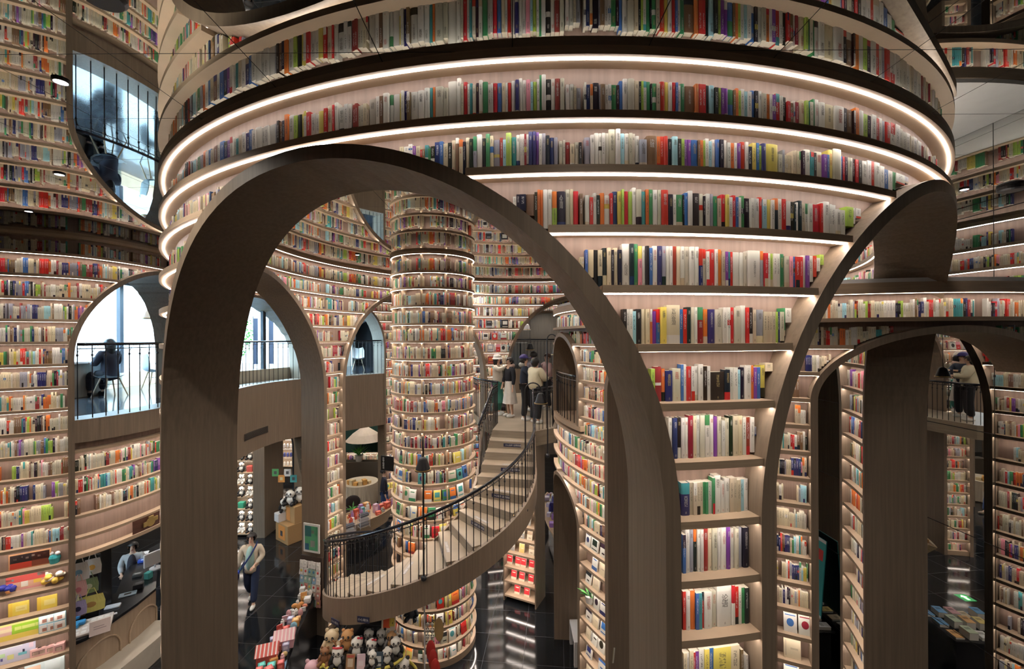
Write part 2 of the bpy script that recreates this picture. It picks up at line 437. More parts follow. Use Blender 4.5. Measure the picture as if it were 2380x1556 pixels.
def bookwall(root, P, a, b, levels, holes, depth=.13, top=None, step=None, lip=.042, unlit=(), noshelf=None, books=True, seqs=None, hfrac=.62, panel_mat=0, bottom=.12, tag_rows=None, display=None, cool=False, dbook=None, skipbooks=None, big=1.):
    """mesh parts of one shelved wall: back panel, a shelf and a light strip for every level, and its book rows"""
    step = step or (1.5 if P.unit < .2 else .12); P.holes = holes
    pb = MB(); panel(pb, P, a, b, -depth, 0, top if top else levels[0], holes, step); obj('back_panel', pb, PANEL, root, smooth=False)
    pieces = []
    for k, L in enumerate(levels):
        th = lip if k else max(lip, (top or L + lip) - L)
        for x, y in cut(a, b, holes, (L, L + th)):
            m_ = P.P((x + y) / 2); pieces.append((hypot(*m_), k, L, th, x, y))
    pieces.sort(); ns = 0; rest = (MB(), MB())
    for q, (_, k, L, th, x, y) in enumerate(pieces):
        if y - x < .02 / P.unit: continue
        far = q >= 96
        sb, lb = rest if far else (MB(), MB())
        sweep(sb, P, x, y, [(0, L), (0, L + th), (-depth, L + th), (-depth, L)], step)
        if k not in unlit:
            if cool and k < 5: sweep(lb, P, x, y, [(-.032, L - .006), (-.032, L + .002), (-.043, L + .002), (-.043, L - .006)], step)
            else: sweep(lb, P, x, y, [(-.029, L - .002), (-.014, L - .002)], step)
        if not far:
            obj('shelf', sb, SHELF, root)
            if lb.v: obj('light_strip', lb, LEDN if cool and k < 3 else LED, root)
    if rest[0].v:
        o_ = obj('shelf', rest[0], SHELF, root); o_['kind'] = 'stuff'; o_ = obj('light_strip', rest[1], LED, root); o_['kind'] = 'stuff'
    # rows stand on shelf k+1 (or on the plinth) under shelf k
    rows = list(zip(levels, levels[1:] + [0.0 + bottom - lip]))
    for k, (Lu, Ll) in enumerate(rows):
        base = Ll + lip; gap = Lu - base
        iv = cut(a, b, holes, (base + gap * .6,))
        for x, y in iv:
            if skipbooks and skipbooks(k, x, y): continue
            if display and base < display[0]:
                display[1](P, x, y, base, gap, k); continue
            if not books: continue
            if seqs and k in seqs: seqs[k](P, x, y, base, gap, k)
            else: fill_random(P, x, y, base, gap * .84 if gap < .3 else .24, gap * .60, d=dbook, big=big)
    pl = MB()
    for x, y in cut(a, b, holes, (.02,)): sweep(pl, P, x, y, [(-.02, 0), (-.02, bottom), (-depth, bottom), (-depth, 0)], step)
    if pl.v: obj('plinth', pl, SHELF, root)
LV = [7.541, 7.197, 6.901, 6.573, 6.244] + [5.922 - .3265 * i for i in range(18)]
# ---- the big round bookcase (drum), shelved outside and inside, cut by arches
DC = (.415, 7.266)
OUT = Cyl(*DC, 4.96, 1); INN = Cyl(*DC, 4.41, -1)
def A_(c, h=25.8): return Arch(c, h, 4.93, 2.24)
DA = [A_(-20.0), A_(37.2), A_(-82.3, 25.9), A_(-139.7, 25.85), A_(161.9), A_(-198.1), A_(98.6, 25.8)]
drum = thing('round_bookcase', 'huge round wooden bookcase with glowing shelf edges and tall arches, meeting the mirrored ceiling', 'bookcase')
# sequences copied from the photograph for the rows nearest the camera: start pixel, row level, tokens letter + width in px . height digit
SEQ = {
 0: [(450, 'a6.2w6.3g6.2s5.2o6.4w7.3b6.3e8.2u7.3w6.3b9.4n8.3p7.3w6.4w6.3t8.2e7.3w8.4n9.3b7.4w9.3k6.2'), (594, 'w14.4w8.3w10.3w14.3s5.3k5.4u8.3k6.3o8.6w13.5l8.4k11.4y5.4w6.5r9.4w10.3w8.2y13.3r7.4c12.5r4.5w9.6w15.3w8.4w8.4'),
     (860, 'i16.4w8.5u8.5w14.6w9.5w16.5y4.5w6.6n7.6u7.5w18.5w15.5w12.6t8.6o5.6i19.6i11.5w21.8w10.9i5.6r9.7w5.6t7.6i8.5k7.6w9.7g12.6w7.5w5.5r10.5b10.5c9.5w5.5r8.5w10.6n8.6w8.7w9.6m10.6a6.5l9.5w6.6g5.8w10.8k12.6w9.6d12.6i10.6'),
     (1360, 'w5.4n9.3c6.3k15.4s3.3u11.3w7.3w7.3g13.3k6.3b8.5w12.6i15.6e11.5k5.5l5.5w7.5g10.5k3.4g10.4e8.4r11.5y9.5w9.5r8.5b5.5w7.4g10.5u23.4o8.5r8.5r8.5k9.5a12.5k8.4l7.4p7.4p9.4b14.4u5.4o6.5l6.4w8.5a7.4w9.4b9.5k7.5w9.5i9.4o8.4w6.4p8.4r9.5w7.4k9.4'),
     (1862, 'c12.4l6.4g6.4i7.4g4.6w10.6w14.5c22.5w21.5k7.5u15.5k4.5o8.7w11.6l9.5k9.5w10.6r8.5w8.6s6.5r13.5w10.6w10.6i8.5i10.4w9.5e7.4w9.5w8.4')],
 1: [(880, 'c8.1c8.1w7.2w7.2m7.2c7.3c7.3c9.3w11.3w9.4p7.3c10.3r5.1u6.1t8.3g6.1k9.2n12.4b8.4c11.3k9.3c9.4u8.5c9.4k6.3c9.5k9.4s8.5w13.6k8.4g10.6c8.5s15.3d7.4a7.3l13.6t11.4w9.5w5.5w5.5d5.5w5.5n9.6n8.6p7.6w7.5s9.5k9.4n10.3s9.3'),
     (1360, 's14.3w9.4w10.5w8.5w7.5i9.5i16.7w11.7a10.5w10.5i7.5i8.5w9.4s17.2u24.4o8.4r8.4r9.4k10.3a13.4k8.3l7.3p8.3p9.3b15.3u5.3o7.3l5.3w8.4a8.3w9.4b9.4k8.4w10.4w8.3o8.3w6.3p10.3r10.4w6.4k10.2y9.4b6.4l6.3n10.4y27.4'),
     (1866, 'k6.3w14.4t7.3k6.3i16.4p8.3b5.3y10.6i19.7b5.4r5.4k6.4i12.4k6.4r7.4k7.4w13.4w9.5r6.5w14.5w10.4b10.3w10.3g7.3w20.3s9.3')],
 2: [(1175, 'c8.3c10.3w8.3k8.4k14.4u20.4k7.5o6.6o7.6w10.6w11.6l11.5k20.5i11.6c7.6r12.5'),
     (1360, 'w11.3r8.2w8.4k8.3o10.4w13.3r7.4n11.5y10.5l5.6r10.5l10.5w9.7i12.6t9.5o7.6g10.6w12.6i8.6r16.6k12.4w7.4g16.4k3.4b8.5w11.6k16.5i10.5k5.4w8.5s10.5g9.4e8.3r10.5y9.5w8.4r7.5b5.4w7.4g8.5k14.4w8.4w12.4r9.5a9.4y10.4w7.4k11.5w8.5r8.5w12.4k8.4k10.3'),
     (1842, 'k10.4w4.4k10.5e8.4w6.4w9.4r20.4r5.5w14.6w6.5w10.5w13.3w10.3l16.5w7.5w11.5w12.4')],
 3: [(1360, 'b6.5c14.5k10.5c11.5k10.6c10.6k6.5c9.6k10.5w18.8k10.8g10.8m10.7w7.7k8.7b7.6w12.7n11.7s9.7w8.7w8.7d9.7c9.7w10.7i11.7w12.7w10.7n9.6i9.6w7.5r12.6w8.6o9.6e7.5p6.5t7.5r5.5w17.5w9.5i9.5w28.6s9.6r8.5w7.5l7.5w7.5w7.5g12.5i12.4m8.4b5.4r9.4r7.4w10.5p6.5w9.5r7.5w8.4l10.6')],
 4: [(1447, 'k9.4w7.4w7.4a8.3k12.4c10.4c10.4o5.4p11.3b9.4y14.5c31.6b8.4r8.4k9.5i8.5w8.5d14.5o11.4n16.4i19.4w8.5w7.5r10.5i15.5w12.6r7.5k8.5e10.4s17.4e7.3e7.3e7.3e7.3l5.3n5.3i8.3g5.5w14.5w8.4w10.4')],
 5: [(1512, 'l9.3d15.4o9.3n17.2i20.3b6.5w6.5r11.4w8.4w9.4w12.5k8.4w8.4k33.1k13.2w8.3w9.3a7.2k10.3w15.4o6.4p7.3b7.3y12.4c18.5')],
 6: [(1553, 'w9.7n11.7k9.7w8.7w8.7d11.8c8.8w9.8i11.8w12.8w10.8p8.7i10.7w7.5i9.6k9.7c12.7c12.7w8.6d8.6w8.6')],
 7: [(1581, 'n20.3e8.3e8.3e8.3e7.3g6.3g6.3w9.3g5.5w15.6w10.3w12.4e8.4e8.4e8.3a9.3w10.3')],
 8: [(1583, 'b7.6w10.9s10.8k8.8w7.8w7.8d12.8c9.8i12.8w9.8w12.8p9.8w10.7i9.7s9.7k14.7')],
 9: [(1584, 'r7.6w10.6o12.6b7.5t7.5r6.5w18.5i12.5w34.8w8.7r8.6w6.6g8.5k8.5w10.6g9.6')],
 10: [(1584, 'c8.4w6.4c9.5r5.4p9.4w12.5y11.5b10.5y40.5c20.5')]}
import re as _re
def seq_row(P, x, y, base, gap, k):
    # photographed stretch book by book, the rest of the ring at random
    R = Cyl(P.cx, P.cy, P.R - .08, 1); done = []
    def toang(u):
        a_, _ = ray(u, 600); A = a_ * a_ + 1; B = a_ * R.cx + R.cy; D = max(B * B - A * (R.cx ** 2 + R.cy ** 2 - R.R ** 2), 0); Y = (B - sqrt(D)) / A
        return degrees(atan2(a_ * Y - R.cx, -(Y - R.cy)))
    for u0, s_ in SEQ.get(k, []):
        u = u0; ts = toang(u0)
        for c, w_, h in _re.findall(r'([a-z])(\d+)\.(\d)', s_):
            t0, t1 = toang(u), toang(u + int(w_)); u += int(w_)
            if t0 < x + .02 or t1 > y - .02: continue
            done.append((t0, t1))
            put_book(P, (t0 + t1) / 2, (t1 - t0) * P.unit * .97, min(.15 + .0115 * int(h), gap - .015), base, c, key=(k, u))
    done.sort(); e = x
    for d0, d1 in done + [(y, y)]:
        if d0 > e + .18: fill_random(P, e, d0, base, min(.21, gap * .72), .14)
        e = max(e, d1)
seqs = {k: seq_row for k in SEQ}
def no_hidden(k, x, y): return False
bookwall(drum, OUT, -198.1, 161.9, LV, DA, top=CEIL, seqs=seqs, cool=True)
bookwall(drum, INN, -198.1, 161.9, LV, DA, top=CEIL)
for h in (DA[0], DA[1], DA[2], DA[3], DA[4], DA[6]):
    fb = MB(); frame(fb, OUT, h, 1.0, .012, -.562, wz=.085); obj('arch_frame', fb, WOOD, drum)
cap = MB()
# ---- round column of books in the middle of the stair
PC = (-1.57, 8.5); COL = Cyl(*PC, .83, 1)
column = thing('book_column', 'slim round column of ring shelves packed with books, standing inside the staircase curve', 'bookcase')

# ------------------------------------------------------------ display books and shop goods standing face-out
TITLES = []
def face_book(root_name, label, cat, x, y, z, rz, w_, h, th, c1, c2, lean=.16, group=None, style=0):
    """a paperback leaning back, cover to the viewer (-Y local)"""
    b = MB(); b.box(-w_ / 2, w_ / 2, 0, th, 0, h, c1); b.box(-w_ / 2 + .003, w_ / 2 + .001, .002, th - .002, -.0005 + .003, h + .0008, (.75, .73, .66))
    M = Matrix.Translation((x, y, z)) @ Matrix.Rotation(rz, 4, 'Z') @ Matrix.Rotation(-lean, 4, 'X')
    o = obj(root_name, b, GOODS, M=M)
    if label: tag(o, label, cat, group)
    p = MB()
    e = -.0012
    if style == 0: p.box(-w_ * .5, w_ * .5, e, 0, 0, h * .26, c2); p.box(-w_ * .3, w_ * .3, e, 0, h * .72, h * .80, c2)
    elif style == 1: p.box(-w_ * .34, w_ * .34, e, 0, h * .38, h * .82, c2); p.box(-w_ * .4, w_ * .4, e, 0, h * .1, h * .17, c2)
    elif style == 2: p.box(-w_ * .5, w_ * .5, e, 0, h * .62, h, c2); p.box(-w_ * .2, w_ * .2, e, 0, h * .2, h * .3, c2)
    elif style == 3:
        n = 14; p.add([(w_ * .28 * cos(2 * pi * k / n), e, h * .52 + w_ * .34 * sin(2 * pi * k / n)) for k in range(n)], [tuple(range(n))], c2); p.box(-w_ * .4, w_ * .4, e, 0, h * .88, h * .93, c2)
    else: p.box(-w_ * .42, -w_ * .34, e, 0, h * .1, h * .9, c2); p.box(-w_ * .1, w_ * .35, e, 0, h * .45, h * .55, c2)
    obj('cover_print', p, GOODS, o)
    return o
DISP = []   # face-out paperbacks collected, labelled at the end
def disp(P, t, z, w_, h, c1, c2, style, where, th=.025, back=.055):
    n = P.N(t); x, y = P.P(t, -back); rz = atan2(n[1], n[0]) + pi / 2
    DISP.append((x, y, z, rz, w_, h, th, c1, c2, style, where))
def show_row(where, dens=.8, seen=None, mix=.35, cols=None):
    def f_(P, x, y, base, gap, k):
        u = P.unit; t = x + .07 / u
        while t < y - .07 / u:
            vis = seen is None or seen(t, base)
            if random.random() < mix and not cols:
                e = min(y, t + random.uniform(.12, .3) / u); fill_random(P, t, e, base, .235, .17); t = e + .02 / u; continue
            w_ = random.uniform(.12, .165); h = min(gap - .04, random.uniform(.19, .235))
            if random.random() < dens:
                a, b = random.choice('wwcwirtybgwo'), random.choice('rktgbodwn')
                if cols: a, b = random.choice(cols)
                if a == b: b = 'k'
                if vis: disp(P, t + w_ / 2 / u, base, w_, h, jit(PAL[a]), jit(PAL[b]), random.randrange(5), (where, NAMES[a], NAMES[b], round(base, 2)))
                else: BOOKS.append(dict(P=P, t=t + w_ / 2 / u, w=w_, h=h, z=base, code=a, col=jit(PAL[a]), bands=('bottom', .25, jit(PAL[b])), d=-.08, key=None, dep=.03))
            t += (w_ + random.uniform(.01, .06)) / u
    return f_
def colseen(t, z): return -88 < ((t + 180) % 360 - 180) < 88 and (z > 2.1 or z < 1.35)
bookwall(column, COL, -180, 180, [x + 0 for x in LV], [], depth=.14, top=CEIL, step=6, display=(3.95, show_row('the round column', seen=colseen, mix=.4)), dbook=-.055)
dv = [-72, -35, -5, 28, 66, 105, 142, 178, -142, -105]
for t in dv:
    b = MB(); sweep(b, COL, t - .8, t + .8, [(-.03, .12), (-.03, CEIL - .05), (-.14, CEIL - .05), (-.14, .12)], 2); obj('divider', b, SHELF, column)
# ---- lower round wall with a white roof running into the mirrored wall
WK = .9; zz = lambda z: 6 + WK * (z - 6)
WC = (5.2 * WK, 9.1 * WK); WO = Cyl(*WC, 4.30 * WK, 1)
wend = degrees(math.asin((XM - WC[0]) / (4.3 * WK))) - .05
WL = [zz(6.495), zz(6.17)] + [zz(5.85 - .3225 * i) for i in range(19)]; WL = [z for z in WL if z > .3]
WA = [Arch(-43.1, 16.3, 5.19, .92), Arch(-1.6, 20.5, 5.30, .808), Arch(-81, 12, 5.325, .765, 4.578), Arch(-82, 13, 2.9, .66, 0)]
low = thing('curved_bookcase', 'lower curved bookcase with white flat roof and arched openings by the mirrored wall', 'bookcase')
bookwall(low, WO, -96, wend, WL, WA, top=zz(6.62), step=2, unlit=(1,), display=(2.95, show_row('the narrow right bookcase', seen=lambda t, z: -70 < t < -59 or -27 < t < -22, mix=.25, cols=['wk', 'wn', 'wb', 'ce', 'wd'])))
for h, bk in zip(WA, (-.55, -.55, -.55, -.55)):
    fb = MB(); frame(fb, WO, h, 1.0, .012, bk * .9, wz=.07, xmax=XM - .005); 
    obj('arch_frame', fb, WOOD, low)
b = MB(); sweep(b, WO, -94, -68, [(-.5, 3.7), (-.5, 6.5), (-.55, 6.5), (-.55, 3.7)], 2); obj('inner_panel', b, WOOD, low)
b = MB(); sweep(b, WO, -94, -68.5, [(0.0, 4.50), (0.0, 4.58), (-.5, 4.58), (-.5, 4.50)], 2); obj('ledge', b, SHELF, low)
b = MB(); pts = [WO.P(t, -.01) for t in [wend - 2 * i for i in range(52)]]; pts = [p for p in pts] + [(XM, 11.9)]
b.prism(pts, 6.53, 6.60); obj('roof', b, WHITE, low)
# ---- outer wall of the room, shelved, with balcony arches towards the cafe floor
OW = Line([(-9.2, 5.0), (-7.9, 5.65), (-7.0, 6.15), (-6.6, 6.4), (-6.4, 6.8), (-6.25, 7.5), (-6.3, 8.6), (-6.6, 9.8), (-6.85, 11), (-6.8, 12.2), (-6.4, 13.0), (-5.5, 13.8), (-4.6, 14.8), (-3.6, 15.7), (-2.2, 16.3), (0, 16.7), (2.5, 16.5), (XM, 16)], 1)
s1 = OW.near(-6.60, 6.42); s2e = OW.near(-6.42, 12.95); s3e = OW.near(-4.52, 14.92); s3b = s3e - 1.9; send = OW.L[-1] - .02
s1e = s1 + 2.9; s2 = s1e + .55
E1 = Arch((s1 + s1e) / 2, (s1e - s1) / 2, 5.72, 1.46, 4.78); E2 = Arch((s2 + s2e) / 2, (s2e - s2) / 2, 5.5, 1.62, 4.78); E3 = Arch((s3b + s3e) / 2, .95, 5.6, 1.5, 4.78)
s5 = OW.near(1.4, 16.6); E5 = Arch(s5, 1.5, 5.5, 1.5, 4.78)
OH = [E1, E2, E3, E5, Rect(s1, s1e, 0, 2.68), Rect(s1, s1e, 4.42, 4.80), Rect(s2, s2e, 0, 4.80), Rect(s3b, s3e, 0, 4.80), Rect(s5 - 1.5, s5 + 1.5, 0, 4.8)]
OL = [7.545] + [7.27 - .3315 * i for i in range(21)]
outer = thing('curved_wall_bookcase', 'long curved wall bookcase along the left and far side, with balcony arches cut into it', 'bookcase')
def left_display(P, x, y, base, gap, k):
    if base > 2.98:                              # plain books, but an empty shelf below the nearest balcony
        for a_, b_ in ((x, min(y, s1)), (max(x, s1e), y)):
            if b_ > a_ + .1: fill_random(P, a_, b_, base, .225, .17)
        return
    if y <= s1 + .01: return                     # goods built one by one below
    if x < s1: x = s1e
    show_row('the far wall bookcase', seen=lambda t, z: t > s3e and P.P(t)[0] < -3.6, mix=.4)(P, x, y, base, gap, k)
bookwall(outer, OW, .02, send, OL, OH, top=CEIL, step=.15, unlit=(0,), display=(3.02, left_display))
def stile(root, P, t0, t1, z0, z1, front=.012, back=-.5):
    b = MB(); sweep(b, P, t0, t1, [(front, z0), (front, z1), (back, z1), (back, z0)], .1); obj('stile', b, WOOD, root)
for h in (E1, E2, E3, E5):
    fb = MB(); frame(fb, OW, Arch(h.c, h.h + .07, h.sp, h.ri + .07, h.z0), .07, .014, -1.1 if h is E1 else -.8); obj('arch_frame', fb, WOOD, outer)
for (a, b_) in ((s1, s1e), (s2, s2e), (s3b, s3e), (s5 - 1.5, s5 + 1.5)):
    stile(outer, OW, a - .07, a, 0, 4.79); stile(outer, OW, b_, b_ + .07, 0, 4.79)
def fascia(a, b_, z0, z1, front=.0):
    b = MB(); sweep(b, OW, a, b_, [(front, z0), (front, z1), (-.5, z1), (-.5, z0)], .15); obj('fascia', b, WOOD, outer)
fascia(s1, s1e, 4.44, 4.79); fascia(s2, s2e, 3.05, 4.79); fascia(s3b, s3e, 3.0, 4.79); fascia(s5 - 1.5, s5 + 1.5, 3.0, 4.79)
b = MB(); sweep(b, OW, s1, s1e, [(0, 2.68), (0, 2.74), (-.3, 2.74), (-.3, 2.68)], .15); obj('shelf', b, SHELF, outer)
# air grille on the fascia under the second balcony
g0, g1 = s2 + 1.0, s2e - 1.2
g = thing('air_grille', 'long dark air grille set in the brown wall below the middle balcony', 'air vent', (0, 0, 0))
b = MB(); sweep(b, OW, g0, g1, [(.004, 3.42), (.004, 3.60), (.02, 3.60), (.02, 3.42)], .2); obj('grille_frame', b, mat('grille_dark', (.10, .08, .065), .6, noise=.1), g)
b = MB()
for i in range(7): sweep(b, OW, g0 + .02, g1 - .02, [(.02, 3.435 + i * .023), (.02, 3.445 + i * .023), (.028, 3.445 + i * .023), (.028, 3.435 + i * .023)], .2)
obj('slats', b, BLACK, g)
# upper floor slab outside the curved wall, and its ceiling band
pts = [OW.P(i * .25, -.30) for i in range(int(send / .25) + 1)] + [(XM - .02, 16.1 + .2), (XM - .02, 21.85), (-13.95, 21.85), (-13.95, 5.0), (-9.3, 5.0)]
f = MB(); f.prism(pts, 4.55, 4.78); struct('floor', f, mat('cafe_floor_gloss', (.05, .055, .065), .12, noise=.1))
# cafe windows onto the street, and the window wall close behind the middle balcony
m = bpy.data.materials.new('window_glass'); m.use_nodes = True; nt = m.node_tree; nt.nodes.clear()
o_ = nt.nodes.new('ShaderNodeOutputMaterial'); mx = nt.nodes.new('ShaderNodeMixShader'); tr = nt.nodes.new('ShaderNodeBsdfTransparent'); gl = nt.nodes.new('ShaderNodeBsdfGlossy')
gl.inputs['Roughness'].default_value = .02; tr.inputs['Color'].default_value = (.93, .97, .98, 1); mx.inputs[0].default_value = .06
nt.links.new(tr.outputs[0], mx.inputs[1]); nt.links.new(gl.outputs[0], mx.inputs[2]); nt.links.new(mx.outputs[0], o_.inputs['Surface']); MATS['window_glass'] = m
SILL = mat('pale_sill', (.50, .45, .36), .6, noise=.05)
def glazing(i, x0, y0, x1, y1, n, sill=5.15):
    L_ = hypot(x1 - x0, y1 - y0); a = atan2(y1 - y0, x1 - x0); M = Matrix.Translation((x0, y0, 0)) @ Matrix.Rotation(a, 4, 'Z')
    b = MB(); b.box(0, L_, -.08, .08, 4.78, sill, M=M); struct('wall_left', b, SILL)
    b = MB()
    for k in range(n + 1): b.box(max(0, L_ * k / n - .05), min(L_, L_ * k / n + .05), -.05, .05, sill, CEIL, M=M)
    b.box(0, L_, -.05, .05, 7.45, CEIL, M=M); wf = struct('window_%d' % i, b, GLASS)
    b = MB(); b.box(0, L_, -.006, .006, sill, 7.45, M=M); obj('pane', b, MATS['window_glass'], wf)
glazing(1, -10.2, 6.5, -10.2, 12.6, 4); glazing(5, -10.2, 12.6, OW.P(s2 - .2, -.95)[0], OW.P(s2 - .2, -.95)[1] - .02, 2)
a0, a1 = OW.P(s2 - .15, -.95), OW.P((s2 + s2e) / 2, -.80); a2 = OW.P(s2e + .15, -.95)
glazing(2, *a0, *a1, 1, 5.13); glazing(3, *a1, *a2, 2, 5.13)
glazing(4, a2[0] - .1, a2[1] + .1, -8.6, 18.9, 2)
# room behind the small far balcony: back wall with a dark arched niche
PB = Line([(-8.8, 18.9), (-2.0, 19.6)], 1, 0); nich = Arch(2.35, .75, 6.1, .8, 4.78); b = MB(); panel(b, PB, 0, PB.L[-1], 0, 4.78, CEIL, [nich], .5); struct('wall_back', b, PLASTER)
b = MB(); panel(b, PB, 1.3, 3.4, -.6, 4.78, CEIL, [], .5); struct('wall_back', b, DARK)
b = MB(); frame(b, PB, nich, .05, .02, -.6); obj_ = struct('trim_1', b, WHITE)
# end walls of the cafe floor
for (x0, x1, y0, y1) in ((-10.3, -9.2, 5.0, 6.5), (-2.1, XM, 19.6, 19.7)):
    b = MB(); b.box(x0, x1, y0, y1, 4.78, CEIL); struct('wall_left' if x0 < -9 else 'wall_back', b, PLASTER)
b = MB(); b.box(-9.3, -9.15, -3, 5.1, 0, CEIL); struct('wall_left', b, PLASTER)
# street wall of pale bricks outside
tiled('pale_outside_bricks', (.62, .62, .60), (.25, .26, .28), .22, .5, .025, .8, 0, ax=(2, 1))
b = MB(); b.box(-15.2, -15.0, 0, 27, 3, 9.0); struct('wall_outside', b, MATS['pale_outside_bricks'])
b = MB(); b.box(-30, -9, 30, 30.2, 0, 10); struct('wall_outside', b, MATS['pale_outside_bricks'])
b = MB(); b.box(-60, -14.2, -3, 44, 2.9, 3.0); struct('ground', b, mat('street_concrete', (.55, .55, .54), .8, noise=.05))
for k, (x_, y_, z0_, z1_) in enumerate(((-10.9, 18.1, 4.95, 6.9), (-10.35, 18.3, 4.95, 6.9))):
    t = thing('banner_pole', 'dark vertical street banner seen through the middle balcony window, %s one' % ['left', 'right'][k], 'banner', (x_, y_, 0)); b = MB(); b.box(-.09, .09, -.01, .01, z0_, z1_, (.006, .008, .022)); obj('banner_cloth', b, GOODS, t); b = MB(); b.tube([(-.1, 0, 3.0), (-.1, 0, 7.0)], .02, 6); obj('pole', b, BLACK, t)
# extra inner arch wall between balcony arch and cafe
# ------------------------------------------------------------ ceiling downlights, and spots added as fill
for k, (x, y, e, lb) in enumerate([(-2.75, 2.6, 60, 'round ceiling downlight nearest the tall left arch, its lens glowing white'), (-4.3, 4.05, 60, 'round ceiling downlight over the left bookcase, halfway to the balcony'),
     (-5.9, 5.2, 40, 'round ceiling downlight close to the left wall shelves'), (-3.3, 5.6, 50, 'round ceiling downlight between drum and left balcony'), (4.9, 4.6, 45, 'round ceiling downlight at the right end near the mirrored wall'),
     (-1.0, 11.0, 60, 'added ceiling fill light over the stair landing'), (-2.9, 8.0, 60, 'round ceiling downlight left of the round column'), (1.5, 8.3, 60, 'added ceiling fill light right of the round column'), (.3, 5.4, 60, 'round ceiling downlight inside the drum, near its front arch'), (-4.9, 10.6, 60, 'added ceiling fill light between drum and second balcony'), (-3.2, 13.3, 60, 'added ceiling fill light behind the drum'), (.6, 13.8, 60, 'added ceiling fill light behind the landing people')]):  # spots over landing, right of column, behind and beside drum are added fill
    downlight(x, y, e=e, label=lb)
for k, (x, y, e) in enumerate([(-1.2, -1.0, 60), (2.2, -1.0, 60), (.5, 1.0, 30), (-4.5, 1.0, 80), (4.5, 1.0, 80)]):  # unseen fill spots added around the viewer to brighten the drum front
    downlight(x, y, e=e, label=['added ceiling fill light behind the viewer, left', 'added ceiling fill light behind the viewer, right', 'added ceiling fill light straight above the viewer', 'added ceiling fill light above the far left front', 'added ceiling fill light above the right front'][k])
# fill lights added under the cafe slab to brighten the dark lower rooms
for k, (x, y) in enumerate([(-8.2, 7.6), (-8.2, 11.5), (-8.4, 14.8), (-5.8, 16.8), (-10.8, 13.0), (-10.5, 17), (-3.0, 18.0), (1, 18.5)]):
    downlight(x, y, z=4.55, e=110, label='added fill light in the soffit below the cafe floor' if 0 else ['added soffit fill light above the cash desk', 'added soffit fill light above the plush toy display', 'added soffit fill light above the back corridor', 'added soffit fill light above the cloth covered table', 'added soffit fill light deep in the toy room', 'added soffit fill light at the far corner room', 'added soffit fill light behind the boat table', 'added soffit fill light at the far back wall'][k])
for k, (x, y) in enumerate([(-7.8, 9), (-8.2, 13), (-6.5, 16.5), (1.5, 18.5)]):
    downlight(x, y, z=7.58, e=40, label=['cafe ceiling downlight near the bar seat', 'cafe ceiling downlight over the white chairs', 'cafe ceiling downlight at the far corner', 'ceiling downlight over the far gallery'][k])
# ------------------------------------------------------------ spiral stair around the round column
SC = (-1.57, 8.5); RI, RO, RH = .90, 1.98, .1555
def stp(r, a, z=0): a = radians(a); return (SC[0] + r * cos(a), SC[1] + r * sin(a), z)
stair = thing('staircase', 'curved pale staircase sweeping down from the landing around the round book column', 'stairs')
XI, XO = SC[0] + RI, SC[0] + RO
# straight top flight x in XI..XO, nosing positions in y
straight = [(9.62, 9.38), (9.27, 9.05), (8.92, 8.72), (8.56, 8.38)]
zt = 3.93
treads = []   # each: polygon of the tread (plan), z top
noses = [((XI + .18 - .045 * k, yi), (XO + .02, yo)) for k, (yi, yo) in enumerate(straight)]
angs = [-12.5 - 12.3 * k for k in range(22)]
for a in angs: noses.append((stp(RI, a)[:2], stp(RO, a)[:2]))
for k in range(len(noses) - 1):
    (i0, o0), (i1, o1) = noses[k], noses[k + 1]
    z = zt - RH * (k + 1)
    mid = []
    if k >= 4: am = (angs[k - 4] + angs[k - 3]) / 2; mid = [stp(RO, am)[:2]]; mi_ = [stp(RI, am)[:2]]
    else: mid = [((o0[0] + o1[0]) / 2, (o0[1] + o1[1]) / 2)]; mi_ = [((i0[0] + i1[0]) / 2, (i0[1] + i1[1]) / 2)]
    poly = [i0, *mi_, i1, o1, *mid, o0]
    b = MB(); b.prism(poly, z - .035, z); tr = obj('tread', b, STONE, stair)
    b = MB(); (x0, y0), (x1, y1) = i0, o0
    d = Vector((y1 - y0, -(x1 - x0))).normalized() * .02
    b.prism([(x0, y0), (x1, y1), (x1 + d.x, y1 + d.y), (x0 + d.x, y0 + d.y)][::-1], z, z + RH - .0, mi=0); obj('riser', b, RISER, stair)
    # dark blue caution label on every second riser and on the treads between
    if k < 14:
        cx_, cy_ = (x0 * .45 + x1 * .55), (y0 * .45 + y1 * .55); aa = atan2(y1 - y0, x1 - x0)
        if k % 2 == 1:
            M = Matrix.Translation((cx_, cy_, z + RH * .5)) @ Matrix.Rotation(aa, 4, 'Z')
            b = MB(); b.box(-.19, .19, -.024, -.019, -.035, .035, M=M); lb_ = obj('caution_label', b, mat('label_navy', (.02, .025, .07), .4), stair); lb_['label'] = 'dark blue caution label with white lettering'
            LBL = globals().setdefault('STAIRLBL', []); LBL.append((lb_, M @ Matrix.Translation((0, -.0255, 0)), 0))
        else:
            (x2, y2), (x3, y3) = noses[k + 1]
            tx_, ty_ = (x2 * .45 + x3 * .55), (y2 * .45 + y3 * .55); ab = atan2(y3 - y2, x3 - x2); nn = Vector((-(y3 - y2), x3 - x2)).normalized() * .06
            M = Matrix.Translation((tx_ + nn.x, ty_ + nn.y, z + .001)) @ Matrix.Rotation(ab, 4, 'Z')
            b = MB(); b.box(-.19, .19, -.03, .03, 0, .0015, M=M); lb_ = obj('floor_label', b, mat('label_grey', (.34, .32, .31), .5), stair)
            LBL = globals().setdefault('STAIRLBL', []); LBL.append((lb_, M @ Matrix.Translation((0, 0, .0025)), 1))
